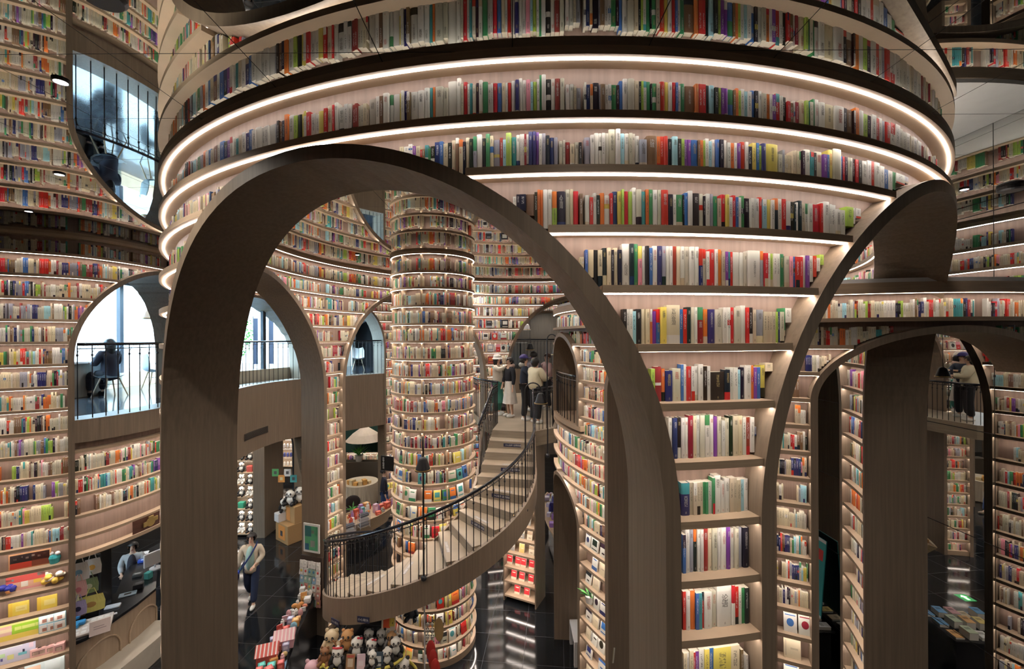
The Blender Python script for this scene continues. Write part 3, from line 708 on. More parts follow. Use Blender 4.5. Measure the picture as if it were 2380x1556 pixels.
# landing
b = MB(); b.prism([(-.45, 9.62), (XO + .02, 9.38), (1.0, 9.8), (1.12, 10.6), (1.1, 11.6), (1.6, 12.1), (1.6, 13.0), (3.5, 13.6), (3.5, 16.0), (-2.6, 16.0), (-2.6, 13.3), (-1.0, 12.0), (-.9, 11.3), (-.36, 10.3)], 3.6, 3.93); obj('landing', b, STONE, stair)
# outer string following the steps
def ang_z(a): return zt - RH * (4.45 + (-12.5 - a) / 12.3)
NST = len(noses)
class Spiral:
    """param t in metres-ish: t<0 straight flight, t>=0 degrees below the straight part"""
    def __init__(s, r): s.r = r; s.unit = 1
    def P(s, t, d=0):
        if t < 0: return (SC[0] + s.r + d + (.02 if s.r > 1.2 else 0) * min(1, -t), SC[1] - t)
        a = radians(-t); return (SC[0] + (s.r + d) * cos(a), SC[1] + (s.r + d) * sin(a))
def nose_z(t):   # height of the stair line under the rail
    if t < 0: return min(zt, zt - RH * (1 + (9.38 - (8.5 - t)) / .335)) + RH
    return zt - RH * (4.0 + (t - 12.5) / 12.3) + .0
def string(r, t0, t1, hi, lo, th, name):
    sp = Spiral(r); b = MB(); n = 90; vs = []
    for i in range(n + 1):
        t = t0 + (t1 - t0) * i / n
        z = min(zt, sm_z(t))
        for d, zz in ((0, z + hi), (th, z + hi), (th, max(0, z - lo)), (0, max(0, z - lo))):
            x, y = sp.P(t, d); vs.append((x, y, zz))
    fs = [(i * 4 + k, i * 4 + (k + 1) % 4, i * 4 + 4 + (k + 1) % 4, i * 4 + 4 + k) for i in range(n) for k in range(4)]
    fs += [(0, 1, 2, 3), (n * 4 + 3, n * 4 + 2, n * 4 + 1, n * 4)]
    b.add(vs, fs); return obj(name, b, WOOD, stair)
def sm_z(t):
    """smooth stair line: straight part measured in metres, curve in degrees"""
    if t < 0: return zt - RH * 4.0 * (1 - min(1.0, -t / 1.0)) - RH * .2
    return zt - RH * (4.2 + (t - 6) / 12.3)
def pieces_t(t0, t1):
    pass
string(RO, -.95, 0, .06, .36, .07, 'outer_string'); string(RO, 0, 268, .06, .36, .07, 'outer_string')
string(RI, -1.1, 0, .05, .30, -.05, 'inner_string'); string(RI, 0, 268, .05, .30, -.05, 'inner_string')
# railing pieces --------------------------------------------------------
def baluster_mesh(h, curl=True):
    b = MB(); b.tube([(0, 0, 0), (0, 0, h - .02)], .0075, 6)
    b.ball((0, 0, h - .17), .017, 8, 6); b.tube([(0, 0, h - .19), (0, 0, h - .15)], .011, 6)
    if curl:
        b.tube([(0, 0, h - .15), (.012, 0, h - .10), (.035, 0, h - .055), (.07, 0, h - .025)], .004, 5)
    return b.mesh('baluster', BLACK)
BMS = {}
def railing(label, pts, h=1.0, gap=.12, cat='railing', rail_r=.024, name='railing', group=None, slope=False, limit=99):
    """pts: polyline of floor points; handrail, one baluster each gap"""
    t = thing(name, label, cat, (0, 0, 0), 0, group)
    b = MB(); b.tube([(p[0], p[1], p[2] + h) for p in pts], rail_r, 8); obj('handrail', b, mat('handrail_black', (.012, .014, .022), .15), t, smooth=True)
    b = MB(); b.tube([(p[0], p[1], p[2] + h - .07) for p in pts], .008, 6); obj('top_bar', b, BLACK, t)
    L_ = [0]
    for p, q in zip(pts, pts[1:]): L_.append(L_[-1] + hypot(q[0] - p[0], q[1] - p[1]))
    n = min(limit, int(L_[-1] / gap)); key = round(h, 3)
    if key not in BMS: BMS[key] = baluster_mesh(h)
    for i in range(n + 1):
        s_ = L_[-1] * i / n; j = max(k for k in range(len(L_) - 1) if L_[k] <= s_ + 1e-9); k = (s_ - L_[j]) / max(1e-9, L_[j + 1] - L_[j])
        p, q = pts[j], pts[j + 1]
        link('baluster', BMS[key], t, loc=(p[0] + (q[0] - p[0]) * k, p[1] + (q[1] - p[1]) * k, p[2] + (q[2] - p[2]) * k), rotz=atan2(q[1] - p[1], q[0] - p[0]))
    return t
so = Spiral(RO - .0); outer_pts = []
for t in [-.95 + .1 * i for i in range(10)]: x, y = so.P(t, .03); outer_pts.append((x, y, min(zt, sm_z(t)) + .06))
for t in range(0, 262, 6): x, y = so.P(t, .03); outer_pts.append((x, y, sm_z(t) + .06))
outer_pts = [(1.06, 11.4, zt), (1.05, 10.6, zt), (.93, 9.9, zt)] + outer_pts
railing('sweeping black stair railing along the outer edge of the curved staircase', outer_pts, .93, .115, name='stair_railing')
inner_pts = [(-.36, 10.35, zt), (-.45, 9.65, zt), (-.53, 9.1, zt - .22), (-.6, 8.7, zt - .40), (-.66, 8.35, zt - .58)]
railing('short black stair railing on the inner side of the top steps, by the column', inner_pts, .95, .10, name='stair_railing')
si = Spiral(RI); back_pts = []
for t in range(150, 262, 7): x, y = si.P(t, -.02); back_pts.append((x, y, sm_z(t) + .06))
railing('dark stair railing on the inner curve behind the lower steps, left of the column', back_pts, .93, .115, name='stair_railing')
railing('black landing railing running left from the stair head towards the back shelves', [(-.36, 10.35, zt), (-.9, 11.2, zt), (-1.15, 12.1, zt), (-2.5, 13.2, zt)], 1.0, .12, name='landing_railing')
railing('black landing railing turning right from the stair head to the closed arch', [(1.06, 11.4, zt), (1.4, 11.9, zt)], 1.0, .12, name='landing_railing')
def on_path(P, a, b_, d, z, n=14): return [(*P.P(a + (b_ - a) * i / n, d), z) for i in range(n + 1)]
railing('black balcony railing in the nearest left arch, in front of the cafe bar seat', on_path(OW, s1 + .04, s1e - .04, -.12, 4.79), 1.15, .16, name='balcony_railing')
railing('black balcony railing in the middle left arch, before the bright street window', on_path(OW, s2 + .04, s2e - .04, -.12, 4.79), 1.15, .16, name='balcony_railing')
railing('black balcony railing in the small far arch left of the round column', on_path(OW, s3b + .04, s3e - .04, -.12, 4.79), 1.15, .13, name='balcony_railing')
railing('black balcony railing high at the back behind the landing people', on_path(OW, s5 - 1.45, s5 + 1.45, -.12, 4.79), 1.15, .13, name='balcony_railing')
railing('low black railing across the closed brown arch right of the landing', [(*WO.P(t, -.06), 4.58) for t in range(-92, -68, 3)], .78, .14, name='arch_railing')
# ------------------------------------------------------------ tall lamps with bell shades fixed to the stair
def bell(root, x, y, z, s_=1.0, black=True):
    b = MB(); b.lathe([(.0, .20), (.022, .20), (.05, .185), (.062, .17), (.115, .01), (.118, 0), (.112, 0), (.056, .165), (0, .175)], 24, (x, y, z)); o_ = obj('lamp_shade', b, BLACK if black else WHITE, root, smooth=False)
    b = MB(); b.lathe([(.1165, .012), (.1195, .012), (.1205, .024), (.1165, .024)], 24, (x, y, z)); obj('brass_rim', b, BRASS, o_)
    b = MB(); b.ball((x, y, z + .06), .035, 12, 8); obj('bulb', b, LED, root)
def stair_lamp(label, x, y, zb, zt_, dx, dy, drop=.25, hook=.16):
    t = thing('stair_lamp', label, 'lamp')
    b = MB(); b.tube([(x, y, zb), (x, y, zt_ - hook)], .014, 8)
    arc = [(x + dx * (1 - cos(pi * k / 10)) / 2 * 1.0, y + dy * (1 - cos(pi * k / 10)) / 2, zt_ - hook + hook * sin(pi * k / 10)) for k in range(11)]
    b.tube(arc, .012, 8); b.tube([arc[-1], (x + dx, y + dy, zt_ - hook - drop)], .008, 6); obj('pole', b, BLACK, t)
    b = MB(); b.ball((x, y, zb), .045, 14, 10); obj('end_ball', b, BLACK, t, smooth=True)
    bell(t, x + dx, y + dy, zt_ - hook - drop - .2)
    return t
pL = at(985, 1345, 6.43); tL = at(983, 1030, 6.43)
stair_lamp('black bell lamp on a tall pole fixed to the stair front, before the round column', pL.x, pL.y, pL.z, tL.z + .1, .02, -.12, .12)
pR = at(1222, 1186, 7.6); tR = at(1240, 893, 7.6)
stair_lamp('black bell lamp on a pole at the right of the stair top', pR.x, pR.y, pR.z, tR.z + .02, .28, .0, .04, .14)
pQ = at(1273, 1060, 8.9); tQ = at(1285, 782, 8.9)
stair_lamp('black bell lamp on a long pole beside the closed brown arch', pQ.x, pQ.y, pQ.z, tQ.z + .04, .2, .0, .12, .12)
# side lighting arms (small) and pendants
def pendant(label, p, zc, white=False, s_=1):
    t = thing('pendant_lamp', label, 'lamp'); b = MB(); b.tube([(p[0], p[1], p[2] + .19), (p[0], p[1], zc)], .006, 6); obj('cord', b, BLACK, t); bell(t, p[0], p[1], p[2], 1, not white); return t
pendant('pale pendant lamp hanging in the dark arch behind the landing', at(1225, 768, 13.5), 7.59, True)
pendant('cream pendant lamp in the cafe, seen against the bright window of the nearest balcony', at(345, 742, 9.3), 7.59, True)
pendant('small black lamp hanging at the right edge of the far dark arch', at(1232, 815, 12.0), 7.0)
pendant('black pendant lamp over the right book table inside the lower bookcase', (3.4, 8.2, 5.2), 6.6)

for k, (x, y, r) in enumerate(((-1.85, 1.93, .09), (5.35, 4.55, .11), (-5.6, 4.1, .08))):
    b = MB(); b.lathe([(r, 0), (r, -.03), (r * .85, -.045), (0, -.045)], 28, (x, y, 7.59)); tag(obj('ceiling_speaker', b, BLACK), ['round black ceiling speaker at the top edge left of the drum', 'round black ceiling speaker near the mirrored wall at the right edge', 'round black ceiling speaker near the left wall'][k], 'speaker')
# ------------------------------------------------------------ people
def skinned(name, V, E, R, mats, parent, sub=1, sq=None):
    me = bpy.data.meshes.new('s'); me.from_pydata(V, E, []); o = bpy.data.objects.new('s', me); C.objects.link(o)
    sk = o.modifiers.new('s', 'SKIN'); sk.use_smooth_shade = True; sk.branch_smoothing = .6
    for i, r in enumerate(R):
        d = me.skin_vertices[0].data[i]; d.radius = (r, r) if not isinstance(r, tuple) else r; d.use_root = (i == 0)
    ss = o.modifiers.new('u', 'SUBSURF'); ss.levels = sub; ss.render_levels = sub
    bpy.context.view_layer.update()
    m2 = bpy.data.meshes.new_from_object(o.evaluated_get(bpy.context.evaluated_depsgraph_get())); bpy.data.objects.remove(o)
    m2.name = name; m2.materials.clear(); m2.materials.append(mats)
    if sq:
        for v in m2.vertices: v.co = sq(v.co)
    m2.polygons.foreach_set('use_smooth', [True] * len(m2.polygons))
    return link(name, m2, parent)
SKIN = mat('skin', (.62, .40, .29), .5, noise=.05)
HAIR = mat('black_hair', (.015, .012, .012), .45, noise=.2)
HAIRB = mat('brown_hair', (.07, .03, .02), .45, noise=.2)
def cloth(n, c, r=.85): return mat('cloth_' + n, c, r, noise=.10)
def person(label, pos, face, h, top, bottom, arms, legs='stand', hair='short', hairm=None, shoes=(.8, .8, .78), open_front=None, hood=None, hat=None, skirt=None, extra=None, puff=1.0, seated=False):
    """face: heading angle of the gaze, radians from +X; local -Y is forward. arms: (elbow, wrist) for side -1 (viewer-left when facing us) and +1"""
    s = h / 1.65
    t = thing('person', label, 'person', pos, face + pi / 2); t.scale = (s, s, s)
    SH = 1.36
    if seated: hip = .53; leg = lambda sx: [(sx * .10, -.02, .51), (sx * .12, -.42, .49), (sx * .12, -.40, .09), (sx * .12, -.52, .04)]
    elif legs == 'walk': hip = .90; leg = lambda sx: [(sx * .09, 0, .86), (sx * .09, -.10 if sx > 0 else .02, .47), (sx * .08, -.16 if sx > 0 else .26, .09 if sx > 0 else .16), (sx * .08, -.30 if sx > 0 else .14, .035 if sx > 0 else .05)]
    else: hip = .90; leg = lambda sx: [(sx * .09, 0, .86), (sx * .10, -.02, .47), (sx * .10, .02, .08), (sx * .11, -.13, .035)]
    dz = (hip - .90)
    V = [(0, 0, hip), (0, 0, 1.12 + dz), (0, -.01, 1.28 + dz), (0, 0, 1.40 + dz), (0, -.01, 1.465 + dz), (0, -.015, 1.54 + dz), (0, 0, 1.61 + dz), (0, -.098, 1.535 + dz)]
    R = [.12, .10, .105, .048, .056, .088, .066, .010]
    E = [(0, 1), (1, 2), (2, 3), (3, 4), (4, 5), (5, 6), (5, 7)]
    for sx in (-1, 1):
        L = leg(sx); i = len(V); V += L; R += [.082, .058, .038, .026]; E += [(0, i), (i, i + 1), (i + 1, i + 2), (i + 2, i + 3)]
        el, wr = arms[0 if sx < 0 else 1]; el = (el[0], el[1], el[2] + dz); wr = (wr[0], wr[1], wr[2] + dz)
        i = len(V); V += [(sx * .165, 0, SH + dz), el, wr]; R += [.05, .038, .026]; E += [(2, i), (i, i + 1), (i + 1, i + 2)]
        d = (Vector(wr) - Vector(el)).normalized(); side = d.cross(Vector((0, 0, 1)) if abs(d.z) < .8 else Vector((0, 1, 0))).normalized()
        palm = Vector(wr) + d * .055; pi_ = len(V); V.append(tuple(palm)); R.append((.036, .02)); E.append((i + 2, pi_))
        for k, ln in enumerate((.062, .072, .068, .052)):
            b = palm + side * ((k - 1.5) * .021) + d * .03; q = b + d * ln * .55 + Vector((0, 0, -.006)); r_ = q + d * ln * .45 + Vector((0, 0, -.016))
            j = len(V); V += [tuple(b), tuple(q), tuple(r_)]; R += [.0095, .0085, .007]; E += [(pi_, j), (j, j + 1), (j + 1, j + 2)]
        th = palm - side * .035 * sx; j = len(V); V += [tuple(th), tuple(th - side * .02 * sx + d * .03)]; R += [.0105, .0085]; E += [(pi_, j), (j, j + 1)]
    body = skinned('body', V, E, R, SKIN, t)
    H = Vector((0, 0, dz))
    b = MB()
    for sx in (-1, 1): b.ball((sx * .033, -.092, 1.555 + dz), (.011, .006, .007), 8, 6, (.02, .015, .01))
    for sx in (-1, 1): b.box(sx * .033 - .018, sx * .033 + .018, -.098, -.09, 1.573 + dz, 1.579 + dz, (.03, .02, .02))
    obj('eyes', b, GOODS, t)
    b = MB(); b.ball((0, -.082, 1.487 + dz), (.024, .012, .007), 10, 6, (.45, .12, .10)); obj('mouth', b, GOODS, t)
    b = MB()
    for sx in (-1, 1): b.ball((sx * .092, .005, 1.54 + dz), (.012, .02, .03), 8, 6)
    obj('ears', b, SKIN, t, smooth=True)
    hm = hairm or HAIR; b = MB(); n, m = 20, 16; c = Vector((0, .012, 1.565 + dz)); r = (.108, .112, .105)
    b.ball(c, r, n, m); keep = []
    low_ = {'short': -.07, 'bob': -.14, 'long': -.3}[hair]
    b.v = [(x, y, z) if z > c.z - .02 or y < c.y else (x, y + .004, z + (c.z - z) * 0 + (low_ + .1) * max(0, (c.z - z) / .1)) for x, y, z in b.v]
    for f_ in b.f:
        ctr = sum((Vector(b.v[i]) for i in f_), Vector()) / len(f_) - c
        if not (ctr.y < -.02 and ctr.z < .045 and abs(ctr.x) < .085): keep.append(f_)
    b.f = keep; b.c = b.c[:len(keep)]; b.m = b.m[:len(keep)]; obj('hair', b, hm, t, smooth=True)
    # upper garment with sleeves
    tn, tc, hem = top; tm = cloth(tn, tc)
    V2 = [(0, 0, hem + dz), (0, 0, 1.08 + dz), (0, -.01, 1.27 + dz), (0, 0, 1.39 + dz)]; R2 = [.165 * puff, .148 * puff, .150 * puff, .078]; E2 = [(0, 1), (1, 2), (2, 3)]
    for sx in (-1, 1):
        el, wr = [Vector(q) + H for q in arms[0 if sx < 0 else 1]]; w2 = el + (wr - el) * .92
        i = len(V2); V2 += [(sx * .17, 0, SH + dz), tuple(el), tuple(w2)]; R2 += [.078 * puff, .062 * puff, .046 * puff]; E2 += [(2, i), (i, i + 1), (i + 1, i + 2)]
    skinned('jacket', V2, E2, R2, tm, t)
    if hood: b = MB(); b.ball((0, .06, 1.42 + dz), (.12, .09, .075), 14, 10); obj('hood', b, cloth(hood[0], hood[1]), t, smooth=True)
    if open_front:   # a different shirt visible between the open jacket fronts
        b = MB(); b.ball((0, -.085, 1.10 + dz), (.095, .115, .30), 16, 12); obj('shirt', b, cloth(*open_front), t, smooth=True)
    if bottom:
        bm = cloth(*bottom); V3 = [(0, 0, hip + .06)]; R3 = [.128]; E3 = []
        for sx in (-1, 1):
            L = leg(sx); i = len(V3); a_ = Vector(L[1]); k_ = Vector(L[2])
            V3 += [L[0], L[1], tuple(a_ + (k_ - a_) * .95)]; R3 += [.105, .088, .076]; E3 += [(0, i), (i, i + 1), (i + 1, i + 2)]
        skinned('trousers', V3, E3, R3, bm, t)
    if skirt:
        n_, c_, z_, r_ = skirt; b = MB(); nn = 40; vs = []
        for j in range(8):
            q = j / 7
            for k in range(nn): a_ = 2 * pi * k / nn; rr = (.13 + (r_ - .13) * q ** .8) * (1 + .05 * q * sin(a_ * 9)); vs.append((rr * cos(a_), rr * sin(a_) * .8, 1.0 - (1.0 - z_) * q + dz))
        b.add(vs, [(j * nn + k, j * nn + (k + 1) % nn, (j + 1) * nn + (k + 1) % nn, (j + 1) * nn + k) for j in range(7) for k in range(nn)]); obj('skirt', b, cloth(n_, c_), t, smooth=True)
    b = MB()
    for sx in (-1, 1):
        L = leg(sx); a_, k_ = Vector(L[2]), Vector(L[3]); u_ = (k_ - a_); u_.z = 0; u_ = u_.normalized() if u_.length > .01 else Vector((0, -1, 0))
        zb = min(a_.z, k_.z + .03); mid = a_ + u_ * .06
        b2 = MB(); b2.ball((mid.x, mid.y, max(.045, zb - .02)), (.046, .13, .05), 14, 8, shoes); b2.v = [(x, y, max(z, min(v_.z for v_ in (a_, k_)) - .035)) for x, y, z in b2.v]
        obj('shoe', b2, GOODS, t, smooth=True)
    if hat:
        k, c_ = hat; b = MB()
        if k == 'bucket': b.lathe([(.150, 1.555), (.118, 1.60), (.112, 1.645), (.08, 1.69), (0, 1.70)], 24, (0, .01, dz), c_)
        else:
            b.ball((0, .012, 1.60 + dz), (.113, .118, .10), 20, 12, c_); b.v = [(x, y, max(z, 1.59 + dz)) for x, y, z in b.v]
            b.prism([(-.08, -.09), (.08, -.09), (.07, -.18), (.03, -.205), (-.03, -.205), (-.07, -.18)], 1.592 + dz, 1.602 + dz, c_)
        obj('hat', b, GOODS, t, smooth=(k != 'bucket'))
    return t
AD = ((-.23, .03, 1.10), (-.24, -.04, .86)); AD2 = ((.23, .03, 1.10), (.24, -.04, .86))
p = onz(575, 1405, 0)
w1 = person('woman walking towards us in beige jacket and mint top with navy crossbody bag', (p.x + .10, p.y, 0), radians(-75), 1.60, ('beige_fleece', (.62, .54, .42), .72), ('navy_denim', (.02, .03, .07)),
            (((-.24, -.02, 1.10), (-.27, -.10, .90)), ((.25, -.02, 1.12), (.14, -.22, 1.02))), 'walk', open_front=('mint', (.33, .50, .46)), puff=1.12)
b = MB(); b.tube([(.13, -.10, 1.42), (.05, -.21, 1.25), (-.10, -.26, 1.02), (-.22, -.24, .86)], .017, 6); b.tube([(.13, -.10, 1.42), (.10, .08, 1.42), (-.05, .17, 1.15), (-.22, .05, .9)], .015, 6); obj('bag_strap', b, cloth('cobalt_strap', (.02, .04, .16)), w1)
b = MB(); b.ball((-.27, -.20, .78), (.08, .10, .13), 14, 10, (.02, .02, .06)); b.ball((-.22, -.24, .90), (.06, .04, .05), 10, 8, (.04, .08, .5)); obj('crossbody_bag', b, GOODS, w1, smooth=True)
p = onz(605, 1197, 0)
person('person seen from behind in a tan hooded jacket, reaching to the toy room shelf', (p.x, p.y, 0), radians(110), 1.55, ('tan_hooded', (.42, .33, .18), .78), ('black_trousers', (.015, .015, .022)), (((-.27, -.10, 1.25), (-.12, -.34, 1.42)), ((.24, -.05, 1.12), (.2, -.2, 1.0))), 'stand', hood=('tan_hooded', (.42, .33, .18)), puff=1.15, shoes=(.7, .66, .55))
p = onz(893, 1207, 0)
person('man in a dark navy jacket and blue jeans walking right beside the boat table', (p.x, p.y, 0), radians(15), 1.68, ('dark_navy', (.012, .014, .03), .80), ('blue_jeans', (.03, .06, .16)), (AD, AD2), 'walk', shoes=(.3, .25, .2))
A = lambda u, Y: (at(u, 900, Y).x, Y, 3.93)
person('woman in white bucket hat, cream coat and green skirt taking a selfie', A(1157, 11.5), radians(-20), 1.6, ('fluffy_cream', (.72, .66, .56), .82), ('green_trousers', (.05, .22, .18)), (((-.22, -.10, 1.25), (-.10, -.30, 1.38)), ((.22, -.14, 1.25), (.10, -.32, 1.38))), hair='long', hat=('bucket', (.75, .73, .68)), skirt=('deep_green', (.06, .25, .21), .35, .2), puff=1.2)
person('woman in black jacket and long white skirt posing beside the bucket hat woman', A(1185, 11.2), radians(-150), 1.56, ('black_cardigan', (.015, .017, .025), .92), None, (((-.22, -.02, 1.14), (-.22, -.1, .92)), ((.23, .0, 1.12), (.24, -.04, .88))), hair='bob', skirt=('white_skirt', (.72, .68, .62), .38, .24), hood=('blush_scarf', (.7, .5, .42)))
person('person in purple-blue cap with grey and navy jacket and wide black trousers on the landing', A(1219, 10.75), radians(-5), 1.62, ('navy_and_grey', (.03, .04, .07), .85), ('black_wide', (.012, .012, .015)), (((-.2, -.12, 1.2), (-.08, -.3, 1.22)), ((.2, -.12, 1.2), (.08, -.3, 1.22))), hair='bob', hat=('cap', (.05, .04, .20)), hood=('grey_hood', (.35, .35, .33)))
person('person seen from behind in a cream puffer jacket and black trousers, holding a phone', A(1245, 10.35), radians(40), 1.58, ('cream_puffer', (.72, .66, .48), .80), ('black_wide', (.012, .012, .015)), (((-.23, -.10, 1.12), (-.10, -.32, 1.14)), ((.23, -.10, 1.12), (.10, -.32, 1.14))), hair='bob', puff=1.5)
b = MB(); q = A(1263, 10.5); b.box(q[0] - .035, q[0] + .035, 10.58, 10.59, 5.02, 5.16, (.03, .03, .05)); tag(obj('phone', b, GOODS), 'dark phone held up by the person in the cream puffer jacket', 'phone')
person('brown-haired woman in pale pink jacket at the back right of the landing', A(1272, 12.3), radians(-160), 1.62, ('pale_pink', (.72, .48, .46), .85), ('black_trousers', (.015, .015, .022)), (((-.2, -.15, 1.2), (-.06, -.3, 1.25)), ((.22, -.05, 1.1), (.2, -.2, .98))), hairm=HAIRB, puff=1.25)
person('dark-haired person half hidden behind the capped person and the cream puffer jacket', A(1240, 12.0), radians(120), 1.68, ('lilac_grey', (.30, .28, .34), .85), ('black_trousers', (.015, .015, .022)), (AD, AD2))
person('cashier with black hair in grey sweater and black apron behind the cash desk', (-8.45, 9.45, 0), radians(-60), 1.5, ('grey_sweater', (.35, .36, .36), .85), ('black_trousers', (.015, .015, .022)), (((-.22, -.05, 1.12), (-.15, -.28, 1.05)), ((.22, -.05, 1.12), (.15, -.28, 1.05))), open_front=('black_apron', (.02, .02, .03)))
cp = (-8.75, 9.25, 4.78)
pm = person('person in black with pink face mask seated at the cafe bar', (cp[0], cp[1], cp[2]), radians(165), 1.6, ('black_puffer', (.015, .015, .03), .70), ('black_trousers', (.015, .015, .022)), (((-.22, -.08, 1.1), (-.16, -.3, 1.12)), ((.22, -.08, 1.1), (.16, -.3, 1.12))), hair='long', seated=True, puff=1.15, shoes=(.02, .02, .02))
b = MB(); b.ball((0, -.085, 1.50 - .37), (.05, .035, .035), 12, 8, (.8, .25, .35)); obj('face_mask', b, GOODS, pm, smooth=True)
# ------------------------------------------------------------ cafe furniture
def cafe_chair(label, x, y, z, rz, seat_h=.45, shell=(.62, .72, .76), group='shell chairs in the cafe'):
    t = thing('shell_chair', label, 'chair', (x, y, z), rz, group)
    b = MB(); n = 10; vs = []
    prof = [(-.20, .02), (-.12, -.01), (.05, -.02), (.17, .02), (.22, .12), (.24, .26), (.26, .40)]
    for yy, zz in prof:
        wd = .22 - (.05 if zz > .3 else 0)
        for k in range(n + 1): q = -1 + 2 * k / n; vs.append((q * wd, yy - .05 * q * q * (1 if zz > .1 else 0), seat_h + zz + .05 * q * q))
    f_ = [(i * (n + 1) + k, i * (n + 1) + k + 1, (i + 1) * (n + 1) + k + 1, (i + 1) * (n + 1) + k) for i in range(6) for k in range(n)]
    b.add(vs, f_, shell); b.add([(x_, y_ + .012, z_ - .012) for x_, y_, z_ in vs], [q[::-1] for q in f_], shell); obj('seat_shell', b, GOODS, t, smooth=True)
    for sx in (-1, 1):
        for sy in (-1, 1):
            b = MB(); b.tube([(sx * .11, sy * .10, seat_h - .02), (sx * .22, sy * .20, 0)], [.016, .011], 8); obj('leg', b, BOAT, t)
    b = MB(); b.tube([(-.15, -.14, seat_h - .16), (.15, .14, seat_h - .16)], .005, 5); b.tube([(.15, -.14, seat_h - .16), (-.15, .14, seat_h - .16)], .005, 5); obj('brace', b, BLACK, t)
    return t
q = at(322, 905, 10.0)
cafe_chair('pale blue shell chair with light wooden legs in the cafe, near the nearest balcony window', -8.9, 10.6, 4.78, radians(150), .45)
cafe_chair('pale shell chair farther right behind the nearest balcony railing', -8.7, 11.3, 4.78, radians(-30), .45)
cafe_chair('white shell chair seen through the small far balcony arch', -6.0, 16.6, 4.78, radians(20), .45, (.8, .8, .8))
cafe_chair('shell chair under the person seated at the cafe bar', cp[0], cp[1] + .0, 4.78, radians(75), .42)
def round_table(label, x, y, z, h, r, topm=None):
    t = thing('round_table', label, 'table', (x, y, z)); b = MB(); b.lathe([(r, h - .03), (r, h), (0, h)], 28); b.lathe([(0, h - .03), (r, h - .03)], 28); obj('table_top', b, topm or WHITE, t)
    b = MB(); b.lathe([(.03, .02), (.03, h - .03)], 12); obj('pedestal', b, BLACK, t); b = MB(); b.lathe([(.24, 0), (.24, .015), (.03, .03)], 24); obj('base', b, BLACK, t); return t
round_table('small round white cafe table beside the pale shell chairs', -7.9, 9.9, 4.78, .70, .33)
round_table('small tall round table behind the back railing, above the landing people', at(1210, 800, 16.9).x, 17.3, 4.78, 1.05, .30)
t = thing('bar_counter', 'narrow grey cafe bar counter with the seated person leaning on it', 'counter', (-9.35, 9.3, 4.78), radians(90)); b = MB(); b.bbox(-.6, .55, -.22, .22, .72, .77); obj('counter_top', b, WHITE, t); b = MB(); b.bbox(-.55, .35, -.15, .15, 0, .72); obj('counter_base', b, PLASTER, t)
# tree on the street
t = thing('street_tree', 'leafy green tree on the bright street behind the middle balcony', 'tree', (-11.9, 18.2, 3.2)); b = MB(); b.tube([(0, 0, 0), (.1, 0, 1.6), (0, .1, 3.0)], [.12, .09, .05], 8); obj('trunk', b, mat('bark', (.12, .08, .05), .9, noise=.2), t)
b = MB(); rg = random.Random(3)
for k in range(700):
    a_, e_, rr = rg.uniform(0, 2 * pi), rg.uniform(-1, 1), rg.uniform(.3, 1) ** .5
    c_ = Vector((.75 * rr * cos(a_) * sqrt(1 - e_ * e_), .75 * rr * sin(a_) * sqrt(1 - e_ * e_), 3.1 + 1.1 * rr * e_)); u_ = Vector((rg.uniform(-1, 1), rg.uniform(-1, 1), rg.uniform(-1, 1))).normalized() * .07; v_ = u_.cross(Vector((rg.uniform(-1, 1), rg.uniform(-1, 1), 1))).normalized() * .05
    b.add([c_ - u_, c_ + v_, c_ + u_, c_ - v_], [(0, 1, 2, 3)], (.10, .32, .05))
obj('foliage', b, GOODS, t)
# ------------------------------------------------------------ the left bookcase: goods on its low shelves
def s_at(u, P=OW, a=0.02, b_=None, d=-.05):
    b_ = b_ or s1; best = None
    for k in range(400):
        t_ = a + (b_ - a) * k / 399; x, y = P.P(t_, d); e = abs(1190 + F * x / y - u)
        if best is None or e < best[0]: best = (e, t_)
    return best[1]
def zrow(i): return OL[i] + .042
ROWZ = [z for z in [L + .042 for L in OL] if z < 2.98]      # shelf tops from 2.75 downwards
def shelf_M(u, z, d=-.12):
    t_ = s_at(u, d=d); x, y = OW.P(t_, d); n = OW.N(t_); return Matrix.Translation((x, y, z)) @ Matrix.Rotation(atan2(n[1], n[0]) + pi / 2, 4, 'Z')
def gbox(name, label, cat, M, w_, h, dp, c, print_=None, group=None, bev=.004):
    b = MB(); b.bbox(-w_ / 2, w_ / 2, 0, dp, 0, h, bev, c); o = obj(name, b, GOODS, M=M); tag(o, label, cat, group)
    if print_:
        b = MB()
        for (x0, x1, z0, z1, cc) in print_: b.box(x0 * w_ - w_ / 2, x1 * w_ - w_ / 2, -.0015, .001, z0 * h, z1 * h, cc)
        obj('box_print', b, GOODS, o)
    return o
Z = ROWZ
gbox('gift_case', 'wide wooden gift case with dark red window front on the left shelf', 'gift box', shelf_M(67, Z[0]), .44, .23, .10, (.55, .30, .16), [(.04, .96, .42, .92, (.03, .02, .02)), (.04, .54, .06, .42, (.45, .05, .03)), (.54, .96, .06, .9, (.18, .05, .03))] + [(.12 + .14 * i, .19 + .14 * i, .6 + .1 * (i % 2), .72 + .1 * (i % 2), (.4, .3, .25)) for i in range(6)])
t = thing('figurine', 'small teal bucket figurine right of the wooden gift case', 'figurine', shelf_M(125, Z[0]).translation); b = MB(); b.lathe([(.05, 0), (.065, .08), (.05, .12), (0, .12)], 18, col=(.05, .38, .42)); obj('bucket', b, GOODS, t); b = MB(); [b.ball((sx * .045, 0, .145), .03, 10, 8, (.7, .7, .72)) for sx in (-1, 1)]; obj('ears', b, GOODS, t, smooth=True)
